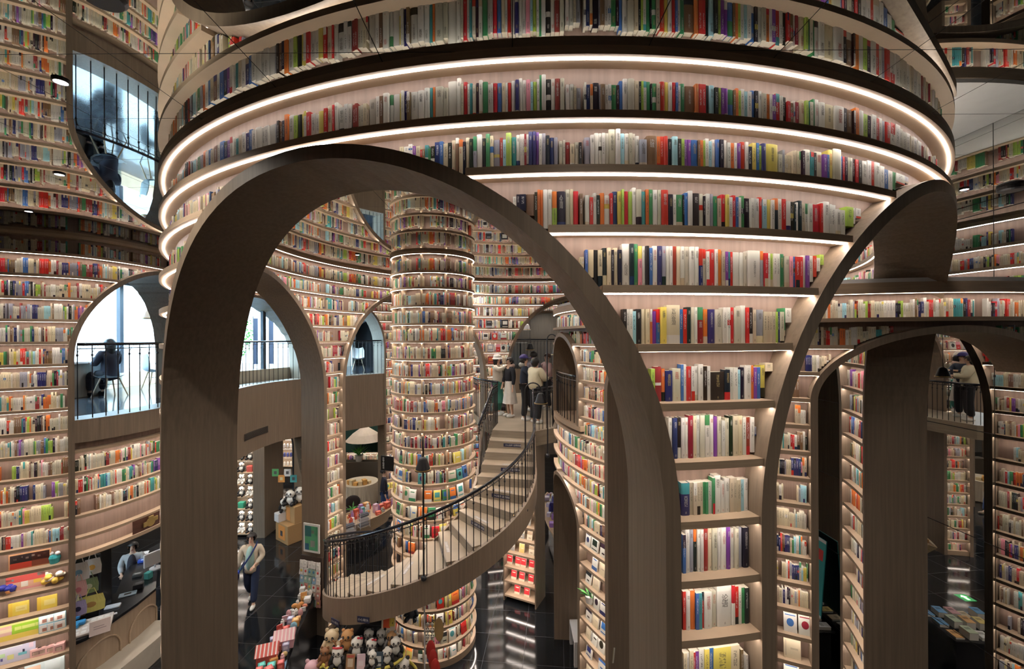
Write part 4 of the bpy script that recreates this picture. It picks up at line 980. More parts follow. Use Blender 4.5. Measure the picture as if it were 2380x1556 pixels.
gbox('toy_scene_box', 'red and peach display box with tiny toy figures on the left shelf', 'toy box', shelf_M(57, Z[1]), .40, .24, .12, (.72, .42, .30), [(.0, 1, .62, 1, (.60, .10, .09)), (0, .2, .72, .86, (.2, .5, .5)), (.8, 1, .8, 1, (.2, .5, .5)), (0, 1, 0, .12, (.8, .62, .48)), (.38, .56, .3, .62, (.85, .8, .7)), (.7, .9, .4, .62, (.8, .55, .1)), (.1, .24, .12, .3, (.1, .1, .1)), (.35, .95, .14, .24, (.75, .35, .35))])
def toyclump(name, label, cat, M, cols, n, r, rb, seed):
    rg = random.Random(seed); t = thing(name, label, cat, M.translation)
    for k in range(n):
        c_ = rg.choice(cols); b = MB(); b.ball((rg.uniform(-r, r), rg.uniform(-.05, .05), rb + rg.uniform(0, r * 1.4)), (rb * rg.uniform(.6, 1.1), rb, rb * rg.uniform(.6, 1.2)), 10, 8, c_); obj('piece', b, GOODS, t, smooth=True)
    return t
toyclump('figurine_group', 'cluster of white, gold and brown figurines at the right end of a left shelf', 'figurine', shelf_M(122, Z[1]), [(.8, .75, .65), (.25, .1, .05), (.8, .55, .1), (.85, .8, .78), (.6, .15, .1)], 16, .10, .045, 4)
toyclump('figurine', 'blue and orange toy figure at the far left of the toy shelf', 'figurine', shelf_M(12, Z[1]), [(.03, .04, .35), (.03, .04, .3), (.85, .4, .15)], 7, .06, .05, 6)
for u, lb in ((40, 'square yellow box on the left shelf, left one of the pair'), (107, 'square yellow box on the left shelf, right one of the pair')):
    gbox('yellow_box', lb, 'box', shelf_M(u, Z[2]), .21, .19, .08, (.85, .68, .12), [(.35, .9, .3, .7, (.9, .78, .3)), (.0, .2, 0, 1, (.85, .6, .08)), (.4, .8, .45, .5, (.6, .4, .05))], 'yellow boxes on the left shelf')
for k, u in enumerate((2, 16, 38, 55, 71, 86)):
    g_ = k > 1; gbox('tea_box', ('lime green tea box with yellow base, %s in the row of four' % ['first', 'second', 'third', 'fourth'][k - 2]) if g_ else 'pink and yellow tea box, %s the green ones' % ['two left of', 'directly left of'][k], 'box', shelf_M(u, Z[3]), .135, .24, .10, (.40, .70, .06) if g_ else (.85, .55, .48), [(0, 1, 0, .3, (.85, .68, .14)), (.25, .75, .5, .7, (.75, .85, .25) if g_ else (.9, .75, .5)), (0, 1, .86, 1, (.8, .8, .3))], 'tea boxes on the left shelf')
for r_ in range(2):
    for k, u in enumerate((101, 119, 136)):
        gbox('snack_box', 'white and light blue snack box, %s of the %s row' % (['left', 'middle', 'right'][k], ['bottom', 'top'][r_]), 'box', shelf_M(u, Z[3] + .128 * r_, -.08), .13, .125, .10, (.35, .58, .68), [(.07, .93, .1, .95, (.82, .80, .76)), (.3, .7, .2, .6, (.45, .2, .15))], 'white and blue snack boxes')
for k, (u, dz_, dd) in enumerate(((78, 0, -.10), (96, 0, -.10), (113, 0, -.10), (133, 0, -.06), (110, .12, -.16), (126, .12, -.16))):
    gbox('pink_box', ['pink gift box with oval window, first from the left', 'pink gift box with oval window, second from the left', 'pink gift box with oval window, third from the left', 'pink gift box with oval window, standing forward at the right', 'pale pink gift box stacked above the third one', 'pale pink gift box stacked above, nearest the shelf end'][k], 'box', shelf_M(u, Z[4] + dz_, dd), .12, .115, .09, (.85, .52, .50), [(.2, .8, .25, .72, (.35, .22, .2)), (.26, .74, .2, .62, (.8, .6, .5))], 'pink gift boxes')
gbox('puzzle_box', 'large pale lilac puzzle box with colourful scene on the lower left shelf', 'box', shelf_M(28, Z[4]), .44, .26, .08, (.60, .60, .74), [(.05, .7, .84, .95, (.8, .85, .85)), (.1, .3, .4, .6, (.5, .7, .4)), (.35, .5, .2, .45, (.7, .7, .3)), (.6, .8, .3, .45, (.2, .55, .65)), (.7, .75, .45, .6, (.05, .05, .1)), (.2, .25, .2, .35, (.1, .1, .3)), (.85, .95, .6, .9, (.75, .6, .7))])
gbox('puzzle_box', 'pale blue and peach scene box at the bottom of the left shelf', 'box', shelf_M(100, Z[5]), .42, .24, .10, (.62, .74, .76), [(.0, .4, .1, .8, (.85, .6, .45)), (.5, .9, .3, .9, (.7, .8, .82)), (.4, .5, .2, .4, (.2, .1, .1))])
# ------------------------------------------------------------ cash desk under the nearest balcony
zt_ = 1.08
fr = [onz(u, v, zt_) for u, v in ((160, 1500), (200, 1483), (240, 1458), (280, 1430), (320, 1402), (362, 1368))]
bk = [onz(u, v, zt_) for u, v in ((372, 1262), (330, 1285), (290, 1330), (270, 1378), (225, 1408), (160, 1438))]
desk = thing('cash_desk', 'curved cash desk with black glossy top and arched light brown front panels', 'counter')
poly = [(p.x, p.y) for p in fr + bk]; b = MB(); b.prism(poly, zt_ - .05, zt_); obj('desk_top', b, BLACKW, desk)
fx = [(p.x - .04, p.y + .05) for p in fr]; b = MB()
for (x0, y0), (x1, y1) in zip(fx, fx[1:]): b.add([(x0, y0, 0), (x1, y1, 0), (x1, y1, zt_ - .05), (x0, y0, zt_ - .05)], [(0, 1, 2, 3)])
obj('desk_front', b, mat('desk_front_wood', (.36, .27, .19), .45, grain=(20, 20, 2), noise=.1), desk)
LF = Line([(x, y) for x, y in fx], 1, 1)
for k in range(4):
    c_ = .42 + k * .86
    if c_ > LF.L[-1]: break
    b = MB(); pr = Arch(c_, .34, .55, .30, .06).prof(0, 0, 16); b.tube([(*LF.P(t_, .01), z) for t_, z in pr], .016, 6); obj('arch_moulding', b, SHELF, desk)
b = MB(); sweep(b, LF, .02, LF.L[-1] - .02, [(.0, .0), (.0, .42), (.42, .42), (.42, .38), (.4, 0)], .2)
bench = tag(obj('window_bench', b, mat('pale_stone', (.55, .50, .42), .5, noise=.05)), 'low pale stone bench along the front of the cash desk', 'bench')
bench.data.transform(Matrix.Translation((0, 0, 0)))
def put(u, v, z): p = onz(u, v, z); return p
def flat(name, label, cat, u, v, z, w_, d_, h, rz, c, pr=None):
    p = onz(u, v, z); M = Matrix.Translation(p) @ Matrix.Rotation(rz, 4, 'Z'); b = MB(); b.bbox(-w_ / 2, w_ / 2, -d_ / 2, d_ / 2, 0, h, min(.01, h * .3), c)
    if pr:
        for x0, x1, y0, y1, cc in pr: b.box(x0 * w_ - w_ / 2, x1 * w_ - w_ / 2, y0 * d_ - d_ / 2, y1 * d_ - d_ / 2, h, h + .002, cc)
    return tag(obj(name, b, GOODS, M=M), label, cat)
zt2 = zt_ + .001
flat('bubble_wrap', 'crumpled white paper bag on the black cash desk', 'paper', 262, 1412, zt2, .22, .12, .03, .5, (.75, .75, .78))
flat('tissue', 'small white tissues beside the crumpled bag on the cash desk', 'paper', 262, 1430, zt2, .12, .05, .015, .8, (.7, .7, .74))
flat('payment_tray', 'pale blue payment tray on the cash desk', 'tray', 297, 1383, zt2, .26, .15, .02, .6, (.45, .60, .78), [(.3, .7, .3, .7, (.03, .03, .04))])
flat('card_reader', 'black card reader stand with cables on the cash desk', 'card reader', 322, 1368, zt2, .16, .14, .10, .6, (.02, .02, .025), [(.2, .8, .3, .9, (.1, .1, .12))])
flat('paper_sheet', 'white document sheet lying at the back of the cash desk', 'paper', 318, 1290, zt2, .42, .16, .01, .55, (.8, .8, .85))
flat('blue_pouch', 'blue pouch on the back part of the cash desk', 'pouch', 334, 1306, zt2, .20, .12, .05, .6, (.04, .10, .50), [(.3, .8, .2, .5, (.7, .75, .8))])
flat('stapler_box', 'small dark box with silver tool behind the payment tray', 'box', 320, 1340, zt2, .16, .12, .06, .5, (.08, .08, .08), [(.2, .8, .3, .6, (.5, .5, .5))])
flat('teal_cup', 'teal lid cup in front of the white screen on the cash desk', 'cup', 345, 1345, zt2, .11, .11, .13, 0, (.10, .45, .45))
p = onz(362, 1322, zt2); t = thing('monitor', 'white backed computer monitor at the right end of the cash desk', 'monitor', p, radians(68)); b = MB(); b.bbox(-.22, .22, -.02, .02, .10, .38, .01, (.8, .8, .82)); obj('screen', b, GOODS, t); b = MB(); b.tube([(0, .02, .02), (0, .02, .2)], .02, 8, (.6, .6, .62)); b.lathe([(.11, 0), (.11, .02), (0, .03)], 20, col=(.6, .6, .62)); obj('stand', b, GOODS, t)
flat('price_tray', 'flat white tray of small items at the left end of the cash desk', 'tray', 200, 1462, zt2, .66, .50, .04, radians(38), (.62, .55, .50), [(.05 + .13 * i, .14 + .13 * i, .1 + .22 * j, .24 + .22 * j, (.75, .72, .68)) for i in range(7) for j in range(4)])
p = onz(232, 1475, zt2); gbox('price_card', 'square pale pink price card leaning at the edge of the cash desk', 'card', Matrix.Translation(p) @ Matrix.Rotation(radians(40), 4, 'Z') @ Matrix.Rotation(-.35, 4, 'X'), .26, .22, .012, (.75, .62, .58), [(.2, .8, .4, .45, (.4, .3, .3)), (.2, .7, .55, .6, (.4, .3, .3))])
for k, (u, v, c_) in enumerate(((172, 1440, (.05, .25, .55)), (184, 1452, (.06, .3, .6)), (168, 1462, (.05, .3, .6)), (185, 1432, (.10, .05, .03)))):
    flat('candy_pack', ['blue snack pack at the back of the white tray', 'blue snack pack at the right of the white tray', 'blue snack pack at the front of the white tray', 'dark brown snack pack behind the blue ones'][k], 'snack pack', u, v, zt2 + .05, .16, .10, .05, .6, c_)
# dark cabinet behind the desk and the bag rack
p0 = onz(232, 1400, .0); 
b = MB(); M = Matrix.Translation((-8.05, 7.7, 0)) @ Matrix.Rotation(radians(48), 4, 'Z'); b.bbox(-.45, .55, -.3, .3, 0, 2.45, .01, M=M); tag(obj('tall_cabinet', b, BLACKW), 'tall black cabinet standing behind the cash desk beside the hanging bags', 'cabinet')
def tote(label, u, v, Y, w_, h, c, pc, rz=.6):
    p = at(u, v, Y); t = thing('tote_bag', label, 'bag', p, rz, 'bags on the rack by the cash desk'); b = MB(); n = 8; vs = []
    for zz, k in ((0, .85), (-h * .5, 1.05), (-h, 1.0)):
        for sy in (-1, 1):
            for i in range(n + 1): q = -1 + 2 * i / n; vs.append((q * w_ / 2 * k, sy * (.008 + .03 * (1 - q * q) * (1 if zz < 0 else .2)), zz))
    m = n + 1; fs = []
    for r_ in range(2):
        for sy in range(2):
            a0 = (r_ * 2 + sy) * m; a1 = ((r_ + 1) * 2 + sy) * m; fs += [(a0 + i, a0 + i + 1, a1 + i + 1, a1 + i) for i in range(n)]
        for e in (0, n): fs.append(((r_ * 2) * m + e, (r_ * 2 + 1) * m + e, (r_ * 2 + 3) * m + e, (r_ * 2 + 2) * m + e))
    fs += [(4 * m + i, 4 * m + i + 1, 5 * m + i + 1, 5 * m + i) for i in range(n)]
    b.add(vs, fs, c); obj('bag_body', b, GOODS, t)
    b = MB(); b.tube([(-w_ * .22, 0, 0), (-w_ * .1, 0, h * .45), (w_ * .1, 0, h * .45), (w_ * .22, 0, 0)], .006, 5, c); obj('handles', b, GOODS, t)
    b = MB(); b.ball((0, -.042, -h * .5), (w_ * .2, .004, h * .18), 12, 6, pc); obj('bag_print', b, GOODS, t)
for a_ in (('white tote bag with small blue prints, top of the rack by the cash desk', 184, 1310, 7.0, .24, .28, (.70, .72, .72), (.2, .4, .6)), ('white tote bag with orange print hanging near the cabinet', 215, 1300, 7.4, .22, .26, (.72, .70, .66), (.8, .45, .1)),
          ('olive tote bag with a light patch hanging below the white ones', 208, 1345, 7.3, .22, .24, (.20, .26, .14), (.6, .6, .5)), ('pink tote bag at the left of the bag rack', 184, 1352, 6.9, .18, .24, (.70, .42, .42), (.6, .2, .25)),
          ('yellow tote bag with brown print hanging lowest by the cash desk', 213, 1385, 7.1, .32, .26, (.74, .70, .22), (.5, .3, .1)), ('lilac drawstring bag under the pink tote', 183, 1398, 6.8, .18, .22, (.35, .32, .55), (.03, .03, .08)), ('pale green bag at the left edge below the balcony shelf', 172, 1385, 6.8, .12, .2, (.6, .65, .45), (.3, .4, .3))): tote(*a_)
b = MB(); q0, q1 = at(168, 1296, 6.9), at(232, 1288, 7.6); b.tube([q0, q1], .012, 6); b.tube([(q0.x, q0.y, q0.z), (q0.x, q0.y, 0)], .015, 6); b.tube([(q1.x, q1.y, q1.z), (q1.x, q1.y, 0)], .015, 6); tag(obj('bag_rack', b, BLACK), 'black bag rack with hanging totes left of the tall cabinet', 'rack')
# gold emblem on dark wood under the nearest balcony shelves
e0 = s_at(300, OW, s1, s1e); e1 = s_at(362, OW, s1, s1e)
b = MB(); sweep(b, OW, e0, e1, [(.006, 2.75), (.006, 2.97), (.0, 2.97), (.0, 2.75)], .1); sg = tag(obj('wood_sign', b, mat('dark_red_wood', (.12, .05, .035), .4, grain=(4, 4, 30), noise=.2)), 'dark red wooden sign board with a gold emblem below the nearest balcony', 'sign')
te = s_at(338, OW, s1, s1e); x, y = OW.P(te, .02); n = OW.N(te); M = Matrix.Translation((x, y, 2.86)) @ Matrix.Rotation(atan2(n[1], n[0]) + pi / 2, 4, 'Z')
b = MB(); b.lathe([(0, 0), (.075, 0), (.075, .02), (0, .02)], 20, M=M @ Matrix.Rotation(radians(90), 4, 'X')); b.bbox(-.13, -.04, -.02, 0, -.05, .03, .004, M=M); b.bbox(.04, .13, -.02, 0, -.01, .06, .004, M=M); b.bbox(-.04, .05, -.02, 0, .05, .10, .004, M=M); obj('gold_emblem', b, BRASS, sg)
# ------------------------------------------------------------ plush toys
WP = (.80, .78, .72); KP = (.02, .02, .022)
def panda(label, p, s_=1.0, rz=0, bow=None, base=WP, limb=KP, group='plush toys', antlers=False):
    t = thing('plush_toy', label, 'plush toy', p, rz, group); t.scale = (s_, s_, s_)
    b = MB(); b.ball((0, 0, .09), (.085, .07, .09), 14, 10, base); obj('belly', b, GOODS, t, smooth=True)
    b = MB(); b.ball((0, -.01, .22), (.085, .075, .075), 16, 12, base); hd = obj('head', b, GOODS, t, smooth=True)
    for sx in (-1, 1):
        b = MB(); b.ball((sx * .06, 0, .285), (.026, .018, .026), 10, 8, limb); obj('ear', b, GOODS, t, smooth=True)
        b = MB(); b.ball((sx * .035, -.076, .228), (.017, .010, .022), 10, 8, KP); b.ball((sx * .035, -.087, .232), (.005, .004, .005), 6, 4, WP); obj('eye_patch', b, GOODS, t, smooth=True)
        b = MB(); b.tube([(sx * .07, -.01, .15), (sx * .10, -.05, .09)], [.032, .026], 10, limb); b.ball((sx * .10, -.05, .085), .028, 8, 6, limb); obj('arm', b, GOODS, t, smooth=True)
        b = MB(); b.tube([(sx * .05, -.02, .04), (sx * .075, -.11, .035)], [.038, .034], 10, limb); b.ball((sx * .076, -.115, .035), .036, 8, 6, limb); obj('leg', b, GOODS, t, smooth=True)
    b = MB(); b.ball((0, -.088, .205), (.011, .007, .008), 8, 6, KP); obj('nose', b, GOODS, t, smooth=True)
    if bow: b = MB(); [b.ball((.05 + sx * .022, -.03, .29), (.022, .012, .018), 8, 6, bow) for sx in (-1, 1)]; obj('bow', b, GOODS, t, smooth=True)
    if antlers:
        b = MB(); [b.tube([(sx * .03, 0, .29), (sx * .05, 0, .35), (sx * .085, 0, .38)], .011, 6, (.35, .17, .07)) for sx in (-1, 1)]; [b.tube([(sx * .045, 0, .335), (sx * .03, 0, .38)], .009, 6, (.35, .17, .07)) for sx in (-1, 1)]; b.tube([(-.07, -.02, .28), (0, -.05, .295), (.07, -.02, .28)], .014, 6, (.6, .05, .06)); obj('antler_band', b, GOODS, t)
    return t
# oval plush counter under the stair
tc = Vector((-2.32, 6.55, 0)); tz = 1.12
pc = thing('plush_counter', 'oval yellow-rimmed two-tier counter crowded with plush toys under the staircase', 'counter', tc)
for nm, z0, rx, ry in (('upper_tray', tz, .62, .34), ('lower_tray', tz - .36, .82, .50)):
    b = MB(); b.lathe([(0, z0 - .03), (1, z0 - .03), (1, z0), (0, z0)], 40, col=(.06, .05, .04), sx=rx, sy=ry); tr = obj(nm, b, GOODS, pc)
    b = MB(); b.tube([((rx + .01) * cos(2 * pi * k / 44), (ry + .01) * sin(2 * pi * k / 44), z0 + .01) for k in range(44)], .022, 8, (.72, .62, .13), close=True); obj('yellow_rim', b, GOODS, tr, smooth=True)
b = MB(); b.lathe([(.45, 0), (.45, tz - .4), (0, tz - .4)], 28, sx=1.5, sy=.8); obj('counter_body', b, BLACKW, pc)
b = MB(); [b.tube([(sx * .4, sy * .2, tz - .36), (sx * .4, sy * .2, tz)], .012, 6, (.72, .62, .13)) for sx in (-1, 1) for sy in (-1, 1)]; obj('posts', b, GOODS, pc)
PX = [('black and white panda plush with red antler headband at the front of the upper tray', -.30, -.20, 1.0, 0, None, True, WP, KP), ('white headed panda plush with red bow, behind the antler headband one', -.08, -.02, 1.05, 0, (.65, .05, .08), False, WP, KP),
      ('panda plush with red bow in the middle of the upper tray', .14, -.02, .95, 0, (.65, .05, .08), False, WP, KP), ('cream fluffy plush at the left end of the upper tray, tall', -.50, .06, 1.25, 0, None, False, (.70, .56, .36), (.66, .52, .33)),
      ('brown plush with white snout at the front left rim', -.52, -.14, .8, 0, None, False, (.28, .13, .06), (.24, .11, .05)), ('panda plush lying toward us at the right of the upper tray', .42, -.16, .85, .3, None, False, WP, KP), ('panda plush left of the dark card on the upper tray', .22, -.20, .8, -.2, None, False, WP, KP),
      ('pale orange plush behind the antler headband panda', -.28, .12, 1.1, 0, None, False, (.75, .42, .18), (.6, .3, .12)), ('grey panda plush in the back row, left', .02, .22, .9, 0, None, False, (.5, .5, .48), KP), ('grey panda plush in the back row, centre', .22, .22, .9, 0, None, False, (.55, .55, .52), KP), ('orange and grey plush in the back row, right', .40, .16, .9, 0, None, False, (.55, .32, .15), (.3, .3, .3)), ('white panda plush at the far right of the upper tray', .50, .02, .95, .3, None, False, WP, KP)]
for lb, dx, dy, s_, rz, bow, an, base, limb in PX: panda(lb, (tc.x + dx, tc.y + dy, tz), s_, rz, bow, base, limb, antlers=an)
zl = tz - .36
for lb, dx, dy, s_, base, limb in (('pink fluffy plush at the left end of the lower tray', -.72, -.12, 1.3, (.72, .45, .50), (.72, .45, .50)), ('white panda plush low left, next to the pink one', -.45, -.38, 1.0, WP, KP), ('white plush low on the tray, second from the pink one', -.28, -.42, .95, WP, (.5, .4, .4)), ('white headed plush at the centre of the lower tray', -.05, -.44, .9, WP, KP),
      ('grey panda plush half under the upper tray', .10, -.30, .9, (.6, .6, .56), KP), ('panda plush low right behind the calendar board', .50, -.20, .95, WP, KP), ('large white panda plush at the right of the lower tray', .62, -.02, 1.2, WP, KP)): panda(lb, (tc.x + dx, tc.y + dy, zl), s_, 0, None, base, limb)
def card(name, label, cat, p, w_, h, c, pr, rz=0, lean=-.2, th=.01): return gbox(name, label, cat, Matrix.Translation(p) @ Matrix.Rotation(rz, 4, 'Z') @ Matrix.Rotation(lean, 4, 'X'), w_, h, th, c, pr, bev=.002)
card('message_card', 'brown wooden card with white print between pandas on the upper tray', 'card', (tc.x - .10, tc.y - .27, tz), .13, .20, (.38, .22, .12), [(.2, .8, .15, .7, (.6, .5, .4)), (.1, .9, .78, .92, (.45, .1, .08))])
card('message_card', 'pale pink shiny card standing on the upper tray', 'card', (tc.x + .07, tc.y - .30, tz), .12, .22, (.72, .55, .62), [(.2, .8, .3, .6, (.8, .7, .75))], .1)
card('message_card', 'dark blue grey card with white panda print on the upper tray', 'card', (tc.x + .31, tc.y - .26, tz), .14, .22, (.06, .09, .12), [(.2, .8, .4, .75, (.6, .62, .6)), (.2, .8, .15, .3, (.5, .5, .5))])
card('framed_picture', 'white card with red and yellow abstract picture standing behind the plush toys', 'picture', (at(902, 1475, 6.75).x, 6.75, tz + .12), .22, .34, (.80, .74, .62), [(.12, .62, .45, .88, (.75, .12, .05)), (.55, .92, .5, .85, (.72, .60, .12)), (.75, .82, .6, .68, (.03, .03, .03))], .1)
cal = card('calendar_board', 'calendar board reading 2025 with red and black ornament', 'calendar', (at(920, 1540, 6.1).x, 6.1, zl - .02), .26, .36, (.66, .52, .36), [(.06, .14, .1, .4, (.55, .05, .04)), (.86, .94, .1, .4, (.55, .05, .04)), (.3, .7, .18, .3, (.03, .02, .02)), (.3, .7, .55, .60, (.6, .1, .08))], .15)
def text_on(parent, txt, size, m, M, name='lettering', vertical=False):
    c = bpy.data.curves.new('t', 'FONT'); c.body = '\n'.join(txt) if vertical else txt; c.size = size; c.align_x = 'CENTER'; c.align_y = 'CENTER'; c.space_line = .85; c.resolution_u = 2
    o = bpy.data.objects.new('t', c); C.objects.link(o); bpy.context.view_layer.update()
    me = bpy.data.meshes.new_from_object(o.evaluated_get(bpy.context.evaluated_depsgraph_get())); bpy.data.objects.remove(o); me.materials.clear(); me.materials.append(m)
    return link(name, me, parent, M=M)
RX = Matrix.Rotation(radians(90), 4, 'X')
text_on(cal, '2025', .085, mat('gold_print', (.55, .42, .2), .5), Matrix.Translation((0, -.003, .29)) @ RX)
for lb_, M, kind in STAIRLBL:
    M2 = M @ (RX if kind == 0 else Matrix.Identity(4)); text_on(lb_, '小心台阶 注意安全', .042, INKW_() if 0 else mat('ink_white', (.8, .8, .78), .6), M2 @ Matrix.Translation((.02, 0, 0)))
# small navy labels on the lower edge of the stair front
for k, (u, v) in enumerate(((780, 1447), (845, 1441))):
    p = at(u, v, 6.85 if k == 0 else 6.52); M = Matrix.Translation(p) @ Matrix.Rotation(radians(-32 if k == 0 else -12), 4, 'Z')
    b = MB(); b.box(-.10, .10, -.01, 0, -.045, .045, M=M); o = tag(obj('step_sign', b, mat('label_navy', (.02, .025, .07), .4)), ['small dark sign with white lettering at the left bottom edge of the stair front', 'dark sign with white lettering at the bottom edge of the stair front, nearer the pole'][k], 'sign')
    text_on(o, '小心碰头', .045, mat('ink_white', (.8, .8, .78), .6), M @ Matrix.Translation((0, -.012, 0)) @ RX)
# hanging goods in front of the lower column
st = thing('hanging_stand', 'white pole stand hung with panda key charms, a straw fan and red bags', 'stand', (at(987, 1500, 6.75).x, 6.75, 0))
b = MB(); b.tube([(0, 0, 0), (0, 0, 1.75)], .012, 8, (.7, .7, .72)); obj('pole', b, GOODS, st)
X0, Y0 = st.location.x, 6.72
rg = random.Random(5)
for k in range(10):
    t = thing('panda_charm', 'panda head charm on the white pole stand, %s, %s side' % (['top row', 'second row', 'third row', 'fourth row', 'lowest row'][k // 2], ['left', 'right'][k % 2]), 'charm', (X0 + .06 + .07 * (k % 2), Y0 - .02, 1.50 - .10 * (k // 2)), 0, 'charms on the white pole stand')
    b = MB(); b.ball((0, 0, 0), (.03, .02, .028), 10, 8, WP); b.ball((-.02, 0, .025), .01, 6, 5, KP); b.ball((.02, 0, .025), .01, 6, 5, KP); b.ball((-.01, -.02, .003), .007, 6, 5, KP); b.ball((.01, -.02, .003), .007, 6, 5, KP); obj('head', b, GOODS, t, smooth=True); b = MB(); b.tube([(0, 0, -.02), (.005, 0, -.14)], .008, 5, (.4, .45, .4)); obj('tassel', b, GOODS, t)
b = MB(); b.ball((X0 + .24, Y0 - .03, 1.42), (.075, .01, .19), 16, 10, (.40, .27, .12)); tag(obj('straw_fan', b, GOODS, smooth=True), 'brown straw leaf fan hanging beside the white pole', 'fan')
for k in range(3): tote_ = MB(); tote_.ball((0, 0, .17), (.075, .035, .17), 14, 10, (.42, .035, .03)); tag(obj('red_bag', tote_, GOODS, loc=(X0 + .12 + .04 * k, Y0 - .08 - .03 * k, .95 - .12 * k)), 'red fabric bag hanging low on the white pole stand, %s one' % ['back', 'middle', 'front'][k], 'bag', 'red bags on the pole stand')
panda('dark grey plush with red scarf sitting on a column shelf under the stair', (at(962, 1480, 7.35).x - .05, 7.42, 1.12), 1.0, 0, (.5, .05, .05), (.10, .11, .14), (.05, .06, .08))
for k, (v, zz) in enumerate(((1478, 0), (1525, 0))):
    q = at(923, v, 6.9); b = MB(); b.ball((q.x, q.y, q.z), (.035, .03, .045), 12, 8, (.85, .8, .72)); b.ball((q.x, q.y, q.z - .05), (.03, .028, .03), 10, 8, (.6, .05, .03)); tag(obj('ornament', b, GOODS, smooth=True), ['white and red hanging ornament beside the abstract picture', 'white and red hanging ornament above the calendar board'][k], 'ornament')
# ------------------------------------------------------------ long souvenir table running to the lower left
zt3 = .92; L0 = [onz(u, v, zt3) for u, v in ((742, 1352), (714, 1412), (690, 1462), (672, 1516), (655, 1590))]; L1 = [onz(u, v, zt3) for u, v in ((585, 1590), (618, 1520), (655, 1450), (690, 1400), (715, 1350))]
tb = thing('souvenir_table', 'long narrow black table covered with small colourful souvenirs below the pier', 'table')
b = MB(); b.prism([(p.x, p.y) for p in L0 + L1], zt3 - .06, zt3); obj('table_top', b, BLACKW, tb)
b = MB(); b.prism([(p.x * .995, p.y * 1.004) for p in L0 + L1], 0, zt3 - .06); obj('table_body', b, BLACKW, tb)
rg = random.Random(11); SC_ = [('red', (.62, .10, .08)), ('coral', (.75, .28, .18)), ('sky blue', (.25, .50, .62)), ('white', (.76, .74, .70)), ('pink', (.75, .42, .45)), ('orange', (.72, .35, .12)), ('teal', (.10, .45, .40)), ('lavender', (.42, .42, .60)), ('wooden', (.60, .42, .20)), ('black', (.03, .03, .04))]
used_s = set()
def lerp(a, b_, k): return a + (b_ - a) * k
LFT = L1[::-1]
for k in range(60):
    q = (k // 3) / 19.0; side = (k % 3) / 2.0
    i = min(3, int(q * 4)); f_ = q * 4 - i
    a_ = lerp(L0[i], L0[i + 1], f_); c_ = lerp(LFT[i], LFT[i + 1], f_); p = lerp(c_, a_, .14 + .70 * side)
    nm, col = SC_[rg.choice([0, 1, 2, 3, 4, 4, 0, 5, 6, 7, 8, 9])] if q > .45 else SC_[rg.choice([3, 4, 3, 1, 5, 3])]
    if q > .88: nm, col = SC_[rg.choice([0, 0, 1, 6])]
    h = rg.uniform(.06, .16); w_ = rg.uniform(.08, .12); shape = rg.choice(['box', 'pouch', 'card', 'jar']) if q < .85 else 'box'
    lb = '%s souvenir %s on the long black table, %s, %s side' % (nm, shape, ['far end by the pier', 'upper stretch', 'middle stretch', 'lower stretch', 'near end'][min(4, int(q * 5))], ['left', 'centre', 'right'][k % 3])
    if lb in used_s: lb = lb.replace('souvenir ', 'striped souvenir ')
    if lb in used_s: continue
    used_s.add(lb); M = Matrix.Translation((p.x, p.y, zt3)) @ Matrix.Rotation(rg.uniform(-.3, .3) + .5, 4, 'Z')
    b = MB(); st2 = tuple(min(.9, x * 1.6 + .08) for x in col)
    if shape == 'box': b.bbox(-w_ / 2, w_ / 2, -w_ / 2, w_ / 2, 0, h, .006, col)
    elif shape == 'pouch': b.ball((0, 0, h * .45), (w_ / 2, w_ * .3, h * .5), 12, 8, col)
    elif shape == 'card': b.bbox(-w_ / 2, w_ / 2, -.008, .008, 0, h * 1.3, .002, col)
    else: b.lathe([(w_ * .32, 0), (w_ * .38, h * .2), (w_ * .36, h * .75), (w_ * .2, h * .85), (w_ * .2, h), (0, h)], 14, col=col)
    o = tag(obj('souvenir_' + shape, b, GOODS, M=M), lb, 'souvenir', 'souvenirs on the long black table')
    if shape in ('box', 'card'):
        yy = -w_ / 2 if shape == 'box' else -.008
        b = MB(); b.box(-w_ * .3, w_ * .3, yy - .0015, yy, h * .4, h * .75, st2); b.box(-w_ * .3, w_ * .3, -w_ * .3 if shape == 'box' else -.008, w_ * .3 if shape == 'box' else .008, h if shape == 'box' else h * 1.3, (h if shape == 'box' else h * 1.3) + .0015, st2); obj('package_print', b, GOODS, o)
# pink cottage boxes at the near end
for k, (u, v, cc, nm) in enumerate(((662, 1500, (.74, .42, .46), 'pink'), (622, 1535, (.66, .12, .10), 'red'))):
    p = onz(u, v, zt3); t = thing('cottage_box', '%s cottage shaped gift box with a striped roof on the long black table' % nm, 'gift box', p, .35); b = MB(); b.bbox(-.14, .14, -.12, .12, 0, .15, .004, cc); obj('walls', b, GOODS, t)
    b = MB(); b.add([(-.16, -.14, .15), (.16, -.14, .15), (.16, .14, .15), (-.16, .14, .15), (-.16, 0, .27), (.16, 0, .27)], [(0, 1, 5, 4), (2, 3, 4, 5), (0, 4, 3), (1, 2, 5), (0, 3, 2, 1)], cc)
    for i in range(6): x = -.15 + i * .055; b.add([(x, -.141, .1515), (x + .02, -.141, .1515), (x + .02, -.002, .2715), (x, -.002, .2715)], [(0, 1, 2, 3)], (.82, .72, .70))
    obj('roof', b, GOODS, t)
